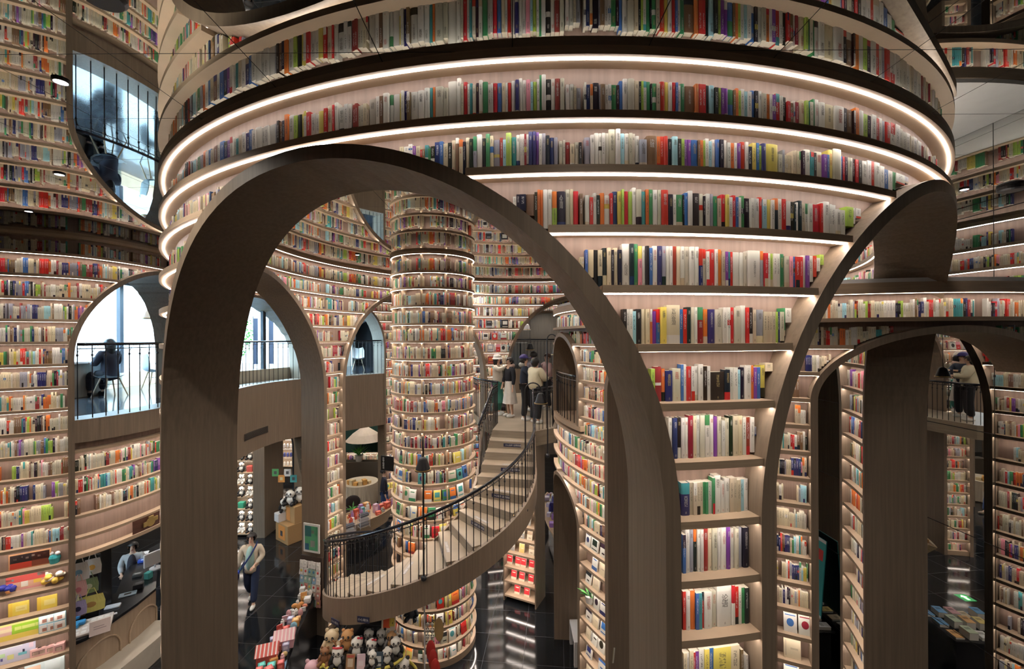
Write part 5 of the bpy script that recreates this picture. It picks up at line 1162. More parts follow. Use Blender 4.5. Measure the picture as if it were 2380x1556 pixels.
# key charms hanging on the pier, poster above
PT = -107.4; 
def pier(R, z): a_ = radians(PT); return Vector((DC[0] + R * sin(a_), DC[1] - R * cos(a_), z))
RZ = radians(PT) ; Tn = Vector((cos(radians(PT)), sin(radians(PT)), 0))      # facing out of the arch towards the viewer
Mz = Matrix.Rotation(atan2(Tn.y, Tn.x) + pi / 2, 4, 'Z')
pp = pier(4.66, 2.0) + Tn * .10
fp = gbox('framed_poster', 'white framed poster with green and blue meadow picture on the brown pier', 'poster', Matrix.Translation(pp + Vector((0, 0, -.30))) @ Mz, .40, .58, .02, (.80, .79, .76), [(.1, .9, .08, .92, (.12, .42, .22)), (.1, .5, .55, .92, (.12, .32, .55)), (.1, .35, .08, .3, (.1, .25, .6)), (.45, .72, .2, .42, (.78, .76, .72)), (.5, .68, .66, .78, (.65, .55, .5)), (.7, .9, .6, .92, (.20, .5, .35))])
b = MB(); b.box(-.26, .26, .0, .03, -.95, 0, M=Matrix.Translation(pier(4.66, 1.62) + Tn * .10) @ Mz); rack = tag(obj('charm_rack', b, mat('rack_dark', (.07, .045, .035), .5, noise=.1)), 'dark charm rack panel mounted on the brown pier above the long table', 'rack')
rg = random.Random(8)
for r_ in range(6):
    for k in range(5):
        c_ = rg.choice([(.78, .76, .72), (.80, .78, .74), (.7, .35, .3), (.35, .5, .42), (.72, .55, .45), (.3, .45, .6)]) if r_ > 0 else (.8, .78, .74)
        M = Matrix.Translation(pier(4.66, 1.55 - .15 * r_) + Tn * .13) @ Mz @ Matrix.Translation((-.2 + .1 * k, 0, 0))
        b = MB(); M = M @ Matrix.Rotation(rg.uniform(-.12, .12), 4, 'Y') @ Matrix.Rotation(-.12, 4, 'X'); b.bbox(-.050, .050, -.014, 0, -.145, 0, .012, c_, M=M); o = tag(obj('charm_card', b, GOODS), '%s charm card on the pier rack, %s row, %s' % ('white' if c_[0] > .75 else ('reddish' if c_[0] > .65 and c_[1] < .4 else ('tan' if c_[0] > .65 else ('green' if c_[2] < .5 else 'blue'))), ORDI[r_] if 0 else ['top', 'second', 'third', 'fourth', 'fifth', 'bottom'][r_], ['far left', 'left of centre', 'centre', 'right of centre', 'far right'][k]), 'charm card', 'charm cards on the pier rack')
        b = MB(); b.ball((0, -.016, -.06), (.024, .010, .026), 10, 6, WP if r_ % 2 == 0 else rg.choice([(.6, .1, .1), (.1, .3, .5), (.7, .5, .1)]), M=None); b.v = [tuple(M @ Vector(v)) for v in b.v]; obj('charm', b, GOODS, o, smooth=True)
# ------------------------------------------------------------ pier of shelves carrying the landing
bx0, bx1 = onz(1170, 1395, 0), onz(1246, 1418, 0); ang = atan2(bx1.y - bx0.y, bx1.x - bx0.x); W_ = hypot(bx1.x - bx0.x, bx1.y - bx0.y)
pr = thing('shelf_pier', 'narrow wooden shelf pier holding up the landing, with red and cream books', 'bookcase', (bx0.x, bx0.y, 0), ang)
b = MB(); b.box(0, .03, 0, .4, 0, 3.6); b.box(W_ - .03, W_, 0, .55, 0, 3.6); b.box(0, W_, .38, .4, 0, 3.6); obj('carcass', b, WOOD, pr)
PZ = [.14 + .325 * i for i in range(11)]
for z in PZ: b = MB(); b.box(.03, W_ - .03, 0, .38, z - .04, z); obj('shelf', b, SHELF, pr)
for z in PZ[1:9]: b = MB(); b.box(.05, W_ - .05, .03, .05, z - .046, z - .040); obj('light_strip', b, LED, pr)
ex = Vector((cos(ang), sin(ang), 0)); ey = Vector((-sin(ang), cos(ang), 0)); red, crm = (.62, .04, .05), (.76, .68, .52)
lay = [(.15, [.35, .65]), (1, [.25, .5, .78]), (2, [.12, .38, .55, .8]), (3, [.2, .5, .8]), (4, [.25, .5, .75]), (5, [.2, .45, .7]), (6, [.25, .5, .78])]
for zi, xs in lay:
    z = PZ[int(zi)]
    for j, q in enumerate(xs):
        p = Vector((bx0.x, bx0.y, 0)) + ex * (W_ * q) + ey * .12
        c1, c2 = (red, crm) if int(zi) < 3 else rg.choice([((.72, .5, .18), crm), (crm, (.4, .3, .2)), ((.35, .35, .33), crm), ((.65, .2, .12), (.8, .6, .2))])
        face_book('paperback', '%s paperback, %s on the landing pier, shelf %s from the floor' % ('red' if c1 is red else 'mixed colour', ['first', 'second', 'third', 'fourth'][j], ['one', 'two', 'three', 'four', 'five', 'six', 'seven'][int(zi)]), 'paperback', p.x, p.y, z, ang, .13, .19, .03, c1, c2, group='paperbacks shown face-out', style=0 if c1 is red else rg.randrange(5))
# ------------------------------------------------------------ boat shaped tables
def boat(label, c, length, width, rz, zt_, items, seed, lab, palette):
    t = thing('boat_table', label, 'table', c, rz); n = 24; out = []
    def hw(q): return width / 2 * (1 - abs(q) ** 2.6)
    L_ = [(length / 2 * q, hw(q)) for q in [-1 + 2 * k / n for k in range(n + 1)]]
    poly = [(x, y) for x, y in L_] + [(x, -y) for x, y in L_[::-1][1:-1]]
    m = len(poly); vs = []
    for s_, z in ((1, zt_ + .06), (.97, zt_ + .06), (.97, zt_), ): vs += [(x * s_, y * s_ if s_ == 1 else (abs(y) - .03 if abs(y) > .03 else 0) * (1 if y > 0 else -1), z) for x, y in poly]
    b = MB(); b.add(vs[:m] + vs[m:2 * m], [(i, (i + 1) % m, m + (i + 1) % m, m + i) for i in range(m)])
    b.add(vs[:m] + [(x * .75, y * .45, zt_ - .42) for x, y in poly], [(i, (i + 1) % m, m + (i + 1) % m, m + i) for i in range(m)])
    b.add([(x * .75, y * .45, zt_ - .42) for x, y in poly], [tuple(range(m))]); obj('hull', b, BOAT, t)
    b = MB(); b.add([(x * .985, y * .96, zt_ + .02) for x, y in poly], [tuple(range(m))]); obj('deck', b, BOAT, t)
    b = MB(); b.bbox(-length * .2, length * .2, -.14, .14, 0, zt_ - .40, .01); obj('plinth', b, BLACKW, t)
    rg = random.Random(seed); R_ = Matrix.Rotation(rz, 4, 'Z'); us = set()
    for k in range(items):
        q = -.86 + 1.72 * (k + .5) / items; y = rg.uniform(-.7, .7) * hw(q); nm, col = rg.choice(palette); w_ = rg.uniform(.10, .20); h = rg.uniform(.07, .28)
        p = Vector(c) + R_ @ Vector((length / 2 * q, y, zt_ + .021)); M = Matrix.Translation(p) @ Matrix.Rotation(rz + rg.uniform(-.4, .4), 4, 'Z')
        sh = rg.choice(['box', 'box', 'jar', 'bundle']); b = MB()
        if sh == 'box': b.bbox(-w_ / 2, w_ / 2, -w_ * .4, w_ * .4, 0, h, .006, col); b.box(-w_ * .35, w_ * .35, -w_ * .42, w_ * .3, h, h + .002, tuple(min(.9, x * 1.5 + .1) for x in col)); b.box(-w_ * .3, w_ * .3, -w_ * .405, -w_ * .4, h * .3, h * .7, tuple(min(.9, x * 1.5 + .1) for x in col))
        elif sh == 'jar': b.lathe([(w_ * .3, 0), (w_ * .34, h * .3), (w_ * .3, h * .8), (w_ * .16, h * .9), (w_ * .16, h * 1.05), (0, h * 1.05)], 14, col=col)
        else: [b.ball((rg.uniform(-.04, .04), rg.uniform(-.04, .04), .03 + rg.uniform(0, h * .6)), rg.uniform(.02, .035), 8, 6, tuple(x * rg.uniform(.7, 1.2) for x in col)) for _ in range(8)]
        lb = '%s gift %s on the %s, %s part' % (nm, sh, lab, ['far end', 'far', 'middle', 'near', 'near end'][min(4, int((1 - (q + .86) / 1.72) * 5))])
        if lb in us: lb = lb.replace('gift', rg.choice(['small gift', 'wide gift', 'low gift']))
        if lb in us: continue
        us.add(lb); tag(obj('gift_' + sh, b, GOODS, M=M), lb, 'gift', 'gifts on the ' + lab)
    return t
PURP = [('purple', (.16, .10, .42)), ('violet', (.30, .18, .55)), ('white', (.75, .74, .76)), ('orange brown', (.50, .27, .10)), ('pale lilac', (.55, .50, .68)), ('navy', (.05, .05, .25)), ('clear grey', (.5, .52, .54))]
WARM = [('red', (.55, .10, .06)), ('orange', (.68, .32, .12)), ('white', (.75, .73, .70)), ('brown', (.28, .16, .08)), ('pink', (.65, .40, .50)), ('grey', (.33, .34, .36)), ('teal', (.12, .32, .35)), ('purple', (.4, .22, .45)), ('grey', (.4, .4, .42))]
boat('pale wooden boat shaped table full of purple gifts, right of the landing pier', (1.28, 12.25, 0), 3.9, .78, radians(94), .80, 46, 21, 'right boat table', PURP)
boat('pale wooden boat shaped table full of red and grey gifts, left of the round column', (-4.55, 12.25, 0), 2.9, .95, radians(52), .80, 54, 22, 'left boat table', WARM)
b = MB(); b.box(-.9, .9, -.02, .02, 1.05, 1.40, (.10, .15, .12), M=Matrix.Translation((1.42, 12.7, 0)) @ Matrix.Rotation(radians(94), 4, 'Z')); b.box(-.88, -.86, -.02, .02, .82, 1.05, (.1, .1, .1), M=Matrix.Translation((1.42, 12.7, 0)) @ Matrix.Rotation(radians(94), 4, 'Z')); b.box(.86, .88, -.02, .02, .82, 1.05, (.1, .1, .1), M=Matrix.Translation((1.42, 12.7, 0)) @ Matrix.Rotation(radians(94), 4, 'Z')); tag(obj('display_board', b, GOODS), 'long dark green display board standing along the right boat table', 'board')
# wire racks at the left boat table
for k, (u, v) in enumerate(((812, 1232), (846, 1205))):
    p = onz(u, v + 22, .82); t = thing('wire_rack', ['white wire rack at the near end of the left boat table', 'white wire rack further along the left boat table'][k], 'rack', p, .8); b = MB()
    for i in range(5): z = .05 + i * .08; b.tube([(-.14, -.08, z), (.14, -.08, z), (.14, .08, z), (-.14, .08, z)], .005, 5, (.6, .6, .62), close=True)
    for sx in (-1, 1):
        for sy in (-1, 1): b.tube([(sx * .14, sy * .08, 0), (sx * .14, sy * .08, .45)], .006, 5, (.6, .6, .62))
    obj('wires', b, GOODS, t)
    for i in range(3): b = MB(); b.bbox(-.12, .12, -.06, .06, .055 + i * .13, .13 + i * .13, .004, [(.2, .2, .22), (.4, .38, .38), (.1, .1, .12)][i]); obj('tray_goods', b, GOODS, t)
# ------------------------------------------------------------ room beyond the small far balcony: cloth table, shelves, canopy
p = onz(838, 1120, .75); t = thing('skirted_table', 'round table with pleated cream cloth and stacked orange books behind the left boat table', 'table', (p.x, p.y, 0)); b = MB(); nn = 72
vs = [((.62 + (.03 * sin(k * 2 * pi / nn * 24) if j else 0)) * cos(2 * pi * k / nn), (.62 + (.03 * sin(k * 2 * pi / nn * 24) if j else 0)) * sin(2 * pi * k / nn), (.75, .02)[j]) for j in (0, 1) for k in range(nn)]
b.add(vs, [(k, (k + 1) % nn, nn + (k + 1) % nn, nn + k) for k in range(nn)] + [tuple(range(nn))], (.66, .58, .46)); obj('pleated_cloth', b, GOODS, t)
for k in range(7):
    a_ = radians(200 + 22 * k); b = MB(); b.bbox(-.10, .10, -.07, .07, 0, .10 + .04 * (k % 3), .004, (.72, .40, .12) if k % 2 else (.74, .60, .36)); tag(obj('book_stack', b, GOODS, loc=(p.x + .38 * cos(a_), p.y + .38 * sin(a_), .75), rotz=a_), '%s bound stack of books on the pleated cloth table, %s round from the left' % (('orange', 'sand coloured')[(k + 1) % 2], ['first', 'second', 'third', 'fourth', 'fifth', 'sixth', 'seventh'][k]), 'book stack', 'book stacks on the pleated table')
def flat_case(label, x0, y0, x1, y1, H_, n, fill, depth=.32, name='bookcase', cat='bookcase', led=True, z0=.1):
    a_ = atan2(y1 - y0, x1 - x0); w_ = hypot(x1 - x0, y1 - y0); t = thing(name, label, cat, (x0, y0, 0), a_); b = MB(); b.box(0, .03, 0, depth, 0, H_); b.box(w_ - .03, w_, 0, depth, 0, H_); b.box(0, w_, depth - .02, depth, 0, H_); b.box(0, w_, 0, depth, H_ - .03, H_); obj('carcass', b, SHELF, t)
    zs = [z0 + (H_ - z0 - .05) * i / n for i in range(n)]
    for z in zs: b = MB(); b.box(.03, w_ - .03, 0, depth - .02, z - .03, z); obj('shelf', b, SHELF, t)
    if led:
        for z in zs[1:] + [H_ - .03]: b = MB(); b.box(.05, w_ - .05, .02, .04, z - .036, z - .031); obj('light_strip', b, LED, t)
    P = Line([(x0, y0), (x1, y1)], 1, 0)
    for i, z in enumerate(zs): fill(P, .05, w_ - .05, z, (H_ - z0 - .05) / n - .03, i, t)
    return t
def fillb(P, a, b_, z, gap, i, t): fill_random(P, a, b_, z, min(.235, gap * .8), d=-.06)
flat_case('back bookcase with small books behind the pleated cloth table', -7.2, 18.4, -4.6, 18.6, 3.0, 9, fillb)
flat_case('tall bookcase beside the brown post behind the left boat table', -4.45, 17.4, -3.7, 17.5, 3.2, 9, fillb)
flat_case('bookcase with books at the far right, beyond the right boat table', 1.9, 16.2, 3.3, 16.0, 3.1, 9, fillb)
flat_case('low bookcase far behind the landing pier on the ground floor', -.3, 15.8, 1.2, 15.9, 3.0, 9, fillb)
b = MB(); b.box(-7.2, -5.4, 18.0, 18.05, 1.2, 4.4); tag(obj('dark_curtain', b, mat('curtain_green', (.015, .05, .04), .9, grain=(30, 30, .5), noise=.3)), 'dark green curtain hanging behind the pleated cloth table', 'curtain')
b = MB(); b.box(-5.35, -5.0, 17.9, 17.95, 1.2, 4.4); tag(obj('pale_curtain', b, mat('curtain_pale', (.40, .42, .28), .9, grain=(30, 30, .5), noise=.2)), 'pale green strip curtain right of the dark curtain', 'curtain')
b = MB(); n = 16; b.lathe([(.75, 0), (.5, .25), (0, .6)], 20, (-6.0, 17.3, 1.9)); tag(obj('canopy_tent', b, mat('canopy_cloth', (.65, .55, .46), .9, noise=.05)), 'cream tent canopy in front of the dark green curtain', 'canopy')
def plant(label, p, s_=1.0, pot=(.5, .5, .48), n=26, seed=1):
    t = thing('potted_plant', label, 'plant', p); b = MB(); b.lathe([(.06 * s_, 0), (.08 * s_, .12 * s_), (.07 * s_, .12 * s_), (0, .11 * s_)], 16, col=pot); obj('pot', b, GOODS, t); b = MB(); rg = random.Random(seed)
    for k in range(n):
        a_ = rg.uniform(0, 2 * pi); e = rg.uniform(.3, 1.2); d = Vector((cos(a_) * cos(e), sin(a_) * cos(e), sin(e))); l_ = rg.uniform(.12, .28) * s_; b0 = Vector((0, 0, .11 * s_)); tip = b0 + d * l_ + Vector((0, 0, -.03)); sd = d.cross(Vector((0, 0, 1))).normalized() * .022 * s_; md = b0 + d * l_ * .6
        b.add([b0, md + sd, tip, md - sd], [(0, 1, 2, 3)], (.08, rg.uniform(.22, .4), .06))
    obj('leaves', b, GOODS, t); return t
plant('green leafy plant in a pot behind the pleated cloth table', (-6.1, 16.9, 1.15), 2.0)
b = MB(); b.bbox(-7.0, -5.2, 16.75, 17.1, 0, 1.15, .01, (.10, .08, .06)); tag(obj('low_cabinet', b, GOODS), 'low dark cabinet with plant and boxes behind the pleated cloth table', 'cabinet')
plant('small green succulent on a lower shelf of the narrow right bookcase', (WO.P(-66.5, -.07)[0], WO.P(-66.5, -.07)[1], min(WL, key=lambda q: abs(q - 1.7)) + .042), .9, (.7, .7, .68), 18, 4)
plant('small yellow flower pot on the left boat table', (onz(820, 1195, .82)), 1.0, (.3, .3, .3), 18, 9)
p = onz(862, 1170, 0); t = thing('black_chair', 'black chair half hidden behind the left boat table', 'chair', (-5.15, 13.7, 0), .4); b = MB(); b.bbox(-.22, .22, -.22, .22, .42, .47, .02, (.02, .015, .012)); obj('seat', b, GOODS, t); b = MB(); b.ball((0, .2, .68), (.24, .03, .22), 14, 10, (.03, .02, .018)); obj('backrest', b, GOODS, t, smooth=True)
for sx in (-1, 1):
    for sy in (-1, 1): b = MB(); b.tube([(sx * .19, sy * .19, 0), (sx * .19, sy * .19, .42)], .012, 6, (.02, .02, .02)); obj('leg', b, GOODS, t)
# poster and speaker on the post of the far balcony
x, y = OW.P(s3e + .035, .03); n_ = OW.N(s3e + .035)
# ------------------------------------------------------------ toy room beyond the middle balcony
def fillplush(P, a, b_, z, gap, i, t):
    x = a + .12
    k = 0
    while x < b_ - .08:
        px, py = P.P(x, -.15); kind = (i + k) % 4
        nm = ['left', 'middle', 'right', 'rightmost', 'end', 'last'][min(k, 5)]; row = ['bottom', 'second', 'third', 'fourth', 'fifth', 'sixth', 'top'][min(i, 6)]
        if kind == 3 and i in (2, 5): b = MB(); b.bbox(-.09, .09, -.07, .07, 0, .18, .01, (.05, .35, .22) if i == 2 else (.6, .12, .1)); tag(obj('toy_basket', b, GOODS, loc=(px, py, z)), '%s toy basket on the %s shelf of the plush case, %s' % (('green' if i == 2 else 'red'), row, nm), 'basket')
        else: panda('panda plush on the %s shelf of the plush case, %s place' % (row, nm), (px, py, z), .95, 0, None, WP, KP if kind != 1 else WP)
        x += .27; k += 1
flat_case('tall case full of panda plush toys left of the arched doorway', -8.75, 12.9, -7.85, 12.9, 2.75, 7, fillplush, .4, 'plush_case', 'display case')
b = MB(); b.box(-7.84, -7.5, 12.85, 13.9, 0, 4.5); tag(obj('brown_pillar', b, WOOD), 'brown pillar between the plush case and the arched doorway', 'pillar')
def fillprod(P, a, b_, z, gap, i, t):
    x = a + .06; k = 0
    while x < b_ - .05 and k < 9:
        px, py = P.P(x, -.12); c_ = [(.75, .72, .66), (.60, .40, .16), (.08, .10, .30), (.35, .42, .20), (.7, .7, .72)][(i * 2) % 5]; b = MB(); b.lathe([(.045, 0), (.05, .05), (.045, .15), (.02, .18), (0, .18)], 10, col=c_); tag(obj('product_jar', b, GOODS, loc=(px, py, z)), '%s jar on the lit case behind the arched doorway, row %s, %s' % (['white', 'amber', 'navy', 'olive', 'silver'][(i * 2) % 5], ['one', 'two', 'three', 'four', 'five', 'six'][min(i, 5)], ['a', 'b', 'c', 'd', 'e', 'f', 'g', 'h', 'i'][k] if 0 else ['outermost left', 'second', 'third', 'fourth', 'fifth', 'sixth', 'seventh', 'eighth', 'ninth'][k]), 'jar', 'jars behind the arched doorway'); x += .14; k += 1
flat_case('brightly lit product case behind the arched doorway', -10.6, 18.4, -9.0, 18.4, 2.9, 6, fillprod, .35, 'product_case', 'display case', z0=.5)
P_ = Line([(-10.9, 16.9), (-8.2, 16.9)], 1, 0); ar = Arch(1.35, .82, 1.75, .9); b = MB(); panel(b, P_, 0, 2.7, 0, 0, 4.5, [ar], .3); dw = thing('arched_doorway', 'black-framed arched doorway cut in the brown wall behind the reaching person', 'doorway'); obj('wall_panel', b, WOOD, dw); b = MB(); frame(b, P_, Arch(1.35, .86, 1.75, .94), .05, .03, -.25); obj('arch_frame', b, BLACK, dw)
b = MB(); b.tube([(-10.9 + 1.5, 16.9, 0), (-10.9 + 1.5, 16.9, 2.6)], .02, 6); obj('mullion', b, BLACK, dw)
# cardboard bin with pandas
cb = onz(668, 1262, 0); t = thing('cardboard_bin', 'stepped cardboard display bin with orange print, full of hanging panda bags', 'display bin', (cb.x, cb.y + .25, 0), radians(-35)); b = MB(); b.bbox(-.35, .35, -.3, .3, 0, .55, .01, (.42, .26, .12)); obj('lower_box', b, GOODS, t)
b = MB(); b.bbox(-.2, .35, -.1, .3, .55, 1.05, .01, (.45, .28, .13)); obj('upper_box', b, GOODS, t); b = MB(); b.box(-.18, .2, -.304, -.3, .1, .5, (.72, .30, .08)); b.box(-.1, .1, -.106, -.1, .6, .98, (.72, .32, .1)); b.box(-.06, .06, -.308, -.304, .2, .35, (.05, .05, .06)); obj('orange_print', b, GOODS, t); b = MB(); b.bbox(-.40, -.15, -.32, -.05, .55, .8, .01, (.72, .72, .72)); obj('white_box', b, GOODS, t)
for k, (dx, dy, z, s_) in enumerate(((.0, -.05, 1.05, 1.5), (.2, .1, 1.05, 1.6), (-.25, .05, 1.06, 1.3))): panda(['panda plush sitting on top of the cardboard bin, left', 'large panda plush lying on top of the cardboard bin', 'panda plush behind the cardboard bin, nearest the toy room'][k], (cb.x + dx, cb.y + .25 + dy, z if k < 2 else .82), s_, .3 * k)
for k in range(4): q = at(640 + 14 * k, 1108 + 14 * (k % 2), 12.6); gbox('wall_card', '%s picture card on the pier above the cardboard bin' % ['green', 'orange', 'white', 'teal'][k], 'card', Matrix.Translation(q), .20, .22, .01, [(.12, .4, .15), (.75, .35, .1), (.75, .75, .72), (.1, .4, .4)][k], [(.3, .7, .3, .7, (.1, .1, .1) if k != 1 else (.8, .7, .4))])
# ------------------------------------------------------------ right side: poster and book tables near the mirrored wall
def wallM(y, z): return Matrix.Translation((XM - .22, y, z)) @ Matrix.Rotation(radians(-90), 4, 'Z') @ Matrix.Rotation(-.08, 4, 'X')
ps = gbox('tall_poster', 'tall teal poster with orange flower shapes leaning at the mirrored wall', 'poster', wallM(8.3, .82), 1.0, 1.42, .02, (.06, .40, .42), [(0, 1, .96, 1, (.8, .8, .8)), (0, 1, 0, .03, (.8, .8, .8)), (.05, .45, .62, .90, (.75, .18, .10)), (.25, .6, .70, .84, (.78, .25, .12)), (.35, .55, .5, .66, (.80, .58, .20)), (.38, .78, .26, .5, (.78, .55, .16)), (.45, .7, .14, .26, (.08, .18, .16)), (.68, .95, .72, .86, (.75, .08, .08)), (.0, .12, .2, .5, (.5, .08, .05)), (.72, .92, .1, .3, (.08, .4, .12))])
def book_table(label, x, y, w_, d_, rz, n, seed, lab, h=.78):
    t = thing('book_table', label, 'table', (x, y, 0), rz); b = MB(); b.bbox(-w_ / 2, w_ / 2, -d_ / 2, d_ / 2, h - .04, h, .01); obj('table_top', b, BLACKW, t); b = MB(); b.bbox(-w_ / 2 + .05, w_ / 2 - .05, -d_ / 2 + .05, d_ / 2 - .05, 0, h - .04, .01); obj('table_body', b, BLACKW, t)
    rg = random.Random(seed); R_ = Matrix.Rotation(rz, 4, 'Z'); nx = int(w_ / .2); ny = int(d_ / .26)
    names = ['first', 'second', 'third', 'fourth', 'fifth', 'sixth', 'seventh', 'eighth', 'ninth']
    for i in range(nx):
        for j in range(ny):
            hh = rg.choice([.03, .05, .09, .12]); cn, cc = rg.choice([('cream', (.72, .62, .42)), ('yellow', (.78, .62, .2)), ('white', (.8, .8, .78)), ('pink', (.72, .4, .4)), ('pale green', (.5, .6, .42)), ('blue', (.15, .35, .6)), ('orange', (.75, .42, .15))])
            p = Vector((x, y, h)) + R_ @ Vector((-w_ / 2 + .12 + i * (w_ - .24) / max(1, nx - 1), -d_ / 2 + .15 + j * (d_ - .3) / max(1, ny - 1), 0)); b = MB(); M = Matrix.Translation(p) @ Matrix.Rotation(rz + rg.uniform(-.1, .1), 4, 'Z'); b.bbox(-.07, .07, -.10, .10, 0, hh, .002, (.74, .72, .66), M=M); b.box(-.072, .072, -.102, .102, hh, hh + .006, cc, M=M); b.box(-.04, .04, .0, .06, hh + .006, hh + .008, tuple(x_ * .5 for x_ in cc), M=M)
            tag(obj('book_stack', b, GOODS), '%s topped book stack on the %s, %s column, %s row' % (cn, lab, names[i % 9], names[j]), 'book stack', 'book stacks on the ' + lab)
    return t
book_table('black book table with stacked paperbacks, reflected in the mirrored wall', 3.25, 7.6, 1.7, .9, radians(8), 0, 3, 'black book table')
book_table('low book table below the teal poster at the mirrored wall', 5.45, 8.25, 1.2, .7, radians(90), 0, 4, 'poster side table', .68)
# white low table, floor arrow, notices
q = onz(1350, 1490, .45); t = thing('white_table', 'low white table with square legs beside the narrow right bookcase', 'table', (1.52, 8.05, 0)); b = MB(); b.bbox(-.42, .42, -.32, .32, .42, .46, .006); obj('table_top', b, WHITE, t)
for sx in (-1, 1):
    for sy in (-1, 1): b = MB(); b.bbox(sx * .39 - .03, sx * .39 + .03, sy * .29 - .03, sy * .29 + .03, 0, .42, .004); obj('leg', b, WHITE, t)
q = onz(1332, 1395, .004); b = MB(); b.box(-.13, .13, -.13, .13, 0, .004); o = tag(obj('floor_exit_sign', b, mat('sign_dark_green', (.01, .12, .03), .3, emit=(.02, .35, .08), estr=.6), loc=(q.x, q.y, .002)), 'glowing green exit arrow sign set in the black floor', 'sign')
b = MB(); b.add([(-.03, -.09, .006), (.03, -.09, .006), (.03, .02, .006), (.075, .02, .006), (0, .1, .006), (-.075, .02, .006), (-.03, .02, .006)], [(0, 1, 2, 3, 4, 5, 6)]); obj('arrow', b, mat('arrow_green', (.2, .9, .3), .4, emit=(.35, 1, .35), estr=3), o)
x, y = WO.P(-84, .02); nq = WO.N(-84)
q = at(1297, 868, 8.6); M = Matrix.Translation(q) @ Matrix.Rotation(radians(-60), 4, 'Z'); b = MB(); b.box(-.16, .16, -.004, 0, -.14, .14, (.72, .66, .68), M=M)
for i in range(5): b.box(-.09, .09 - .03 * (i % 2), -.006, -.004, .08 - i * .045, .088 - i * .045, (.25, .2, .3), M=M)
tag(obj('paper_notice', b, GOODS), 'white paper notice with printed lines on the closed brown arch', 'notice')
q = at(1400, 1383, 6.7); b = MB(); M = Matrix.Translation((q.x, q.y, q.z)); b.bbox(-.045, .03, -.04, .04, -.13, .12, .01, (.01, .01, .012), M=M); tag(obj('sensor_box', b, GOODS), 'small black speaker box on the edge of the narrow right bookcase', 'speaker')
# black hanging title sign on the round column
x, y = COL.P(-58, .10); M = Matrix.Translation((x, y, 3.52)) @ Matrix.Rotation(radians(-20), 4, 'Z'); b = MB(); b.box(-.14, .14, -.01, .01, 0, .27, M=M); o = tag(obj('category_sign', b, BLACKW), 'black category sign with vertical white characters at the left of the round column', 'sign'); text_on(o, '中国人物传记', .042, mat('ink_white', (.8, .8, .78), .6), M @ Matrix.Translation((-.08, -.012, .135)) @ RX, vertical=True)
# face-out shelf wall at the back between the drum arches: calligraphy card, red books
for k, (u, v, w_, h, c1, c2, st_) in enumerate(((1137, 763, .16, .2, 'k', 's', 0), (1174, 763, .18, .22, 'k', 'w', 1), (1129, 787, .14, .18, 'w', 'k', 1), (1150, 787, .15, .19, 'r', 'w', 3), (1171, 787, .15, .19, 'w', 'd', 0), (1140, 815, .16, .2, 's', 'w', 1), (1158, 815, .12, .2, 'r', 'm', 2), (1170, 815, .16, .2, 'w', 'k', 3), (1141, 838, .16, .2, 'd', 'o', 1), (1160, 838, .14, .2, 'n', 'w', 2))):
    p = at(u, v, 11.55); z = min((L + .042 for L in LV), key=lambda q: abs(q - (p.z - .02)))
    face_book('paperback', '%s paperback with %s detail on the back wall behind the landing, %s' % (NAMES[c1], NAMES[c2], ['top shelf left', 'top shelf right', 'second shelf left', 'second shelf centre', 'second shelf right', 'third shelf left', 'third shelf centre', 'third shelf right', 'fourth shelf left', 'fourth shelf right'][k]), 'paperback', p.x, 11.50, z, 0, w_, h, .03, PAL[c1], PAL[c2], group='paperbacks shown face-out', style=st_)
# ------------------------------------------------------------ books: the 300 largest one by one, all others as one object
CH = {}
def chars_mesh(txt, m):
    key = (txt, m.name)
    if key in CH: return CH[key]
    c = bpy.data.curves.new('t', 'FONT'); c.body = '\n'.join(txt); c.size = 1.0; c.align_x = 'CENTER'; c.space_line = .82; c.resolution_u = 2
    o = bpy.data.objects.new('t', c); C.objects.link(o)
    bpy.context.view_layer.update()
    me = bpy.data.meshes.new_from_object(o.evaluated_get(bpy.context.evaluated_depsgraph_get()))
    bpy.data.objects.remove(o); me.materials.clear(); me.materials.append(m); me.name = 'title'
    ys = [v.co.y for v in me.vertices]; xs = [v.co.x for v in me.vertices]
    y1, y0 = max(ys), min(ys); xm = (max(xs) + min(xs)) / 2; hh = y1 - y0
    for v in me.vertices: v.co = ((v.co.x - xm) / hh, 0, (v.co.y - y0) / hh)     # unit height, upright, facing -Y
    CH[key] = (me, (max(xs) - min(xs)) / hh); return CH[key]
INK = mat('ink_black', (.10, .09, .08), .6); INKW = mat('ink_pale', (.45, .44, .42), .6); INKR = mat('ink_red', (.4, .08, .06), .6); INKG = mat('ink_gold', (.40, .32, .15), .45)
WORDS = ['三国志', '本草纲目', '人间词话', '山海经', '红楼梦', '唐诗三百首', '故乡', '少有人看见的美', '论语', '史记', '世说新语', '诗经', '一个人的朝圣', '瓦尔登湖', '花间集', '月光落在左手上', '人生海海', '西游记', '浮生六记', '朝花夕拾', '呐喊', '边城', '围城', '茶馆', '雪国']
def vis_score(b):
    P = b['P']
    if P is not OUT: return 0
    x, y = P.P(b['t'], b['d']); n = P.N(b['t'])
    if (x * n[0] + y * n[1]) > 0: return 0
    u = 1190 + F * x / y; z = b['z'] + b['h'] / 2; v = 786 - F * (z - 6) / y
    if y < .5 or not (20 < u < 2360 and 0 < v < 1545): return 0
    c = -(x * n[0] + y * n[1]) / hypot(x, y)
    return b['w'] * b['h'] * c * (F / y) ** 2
sc = sorted(((vis_score(b), i) for i, b in enumerate(BOOKS)), reverse=True)
chosen = set(i for s_, i in sc[:288] if s_ > 0)
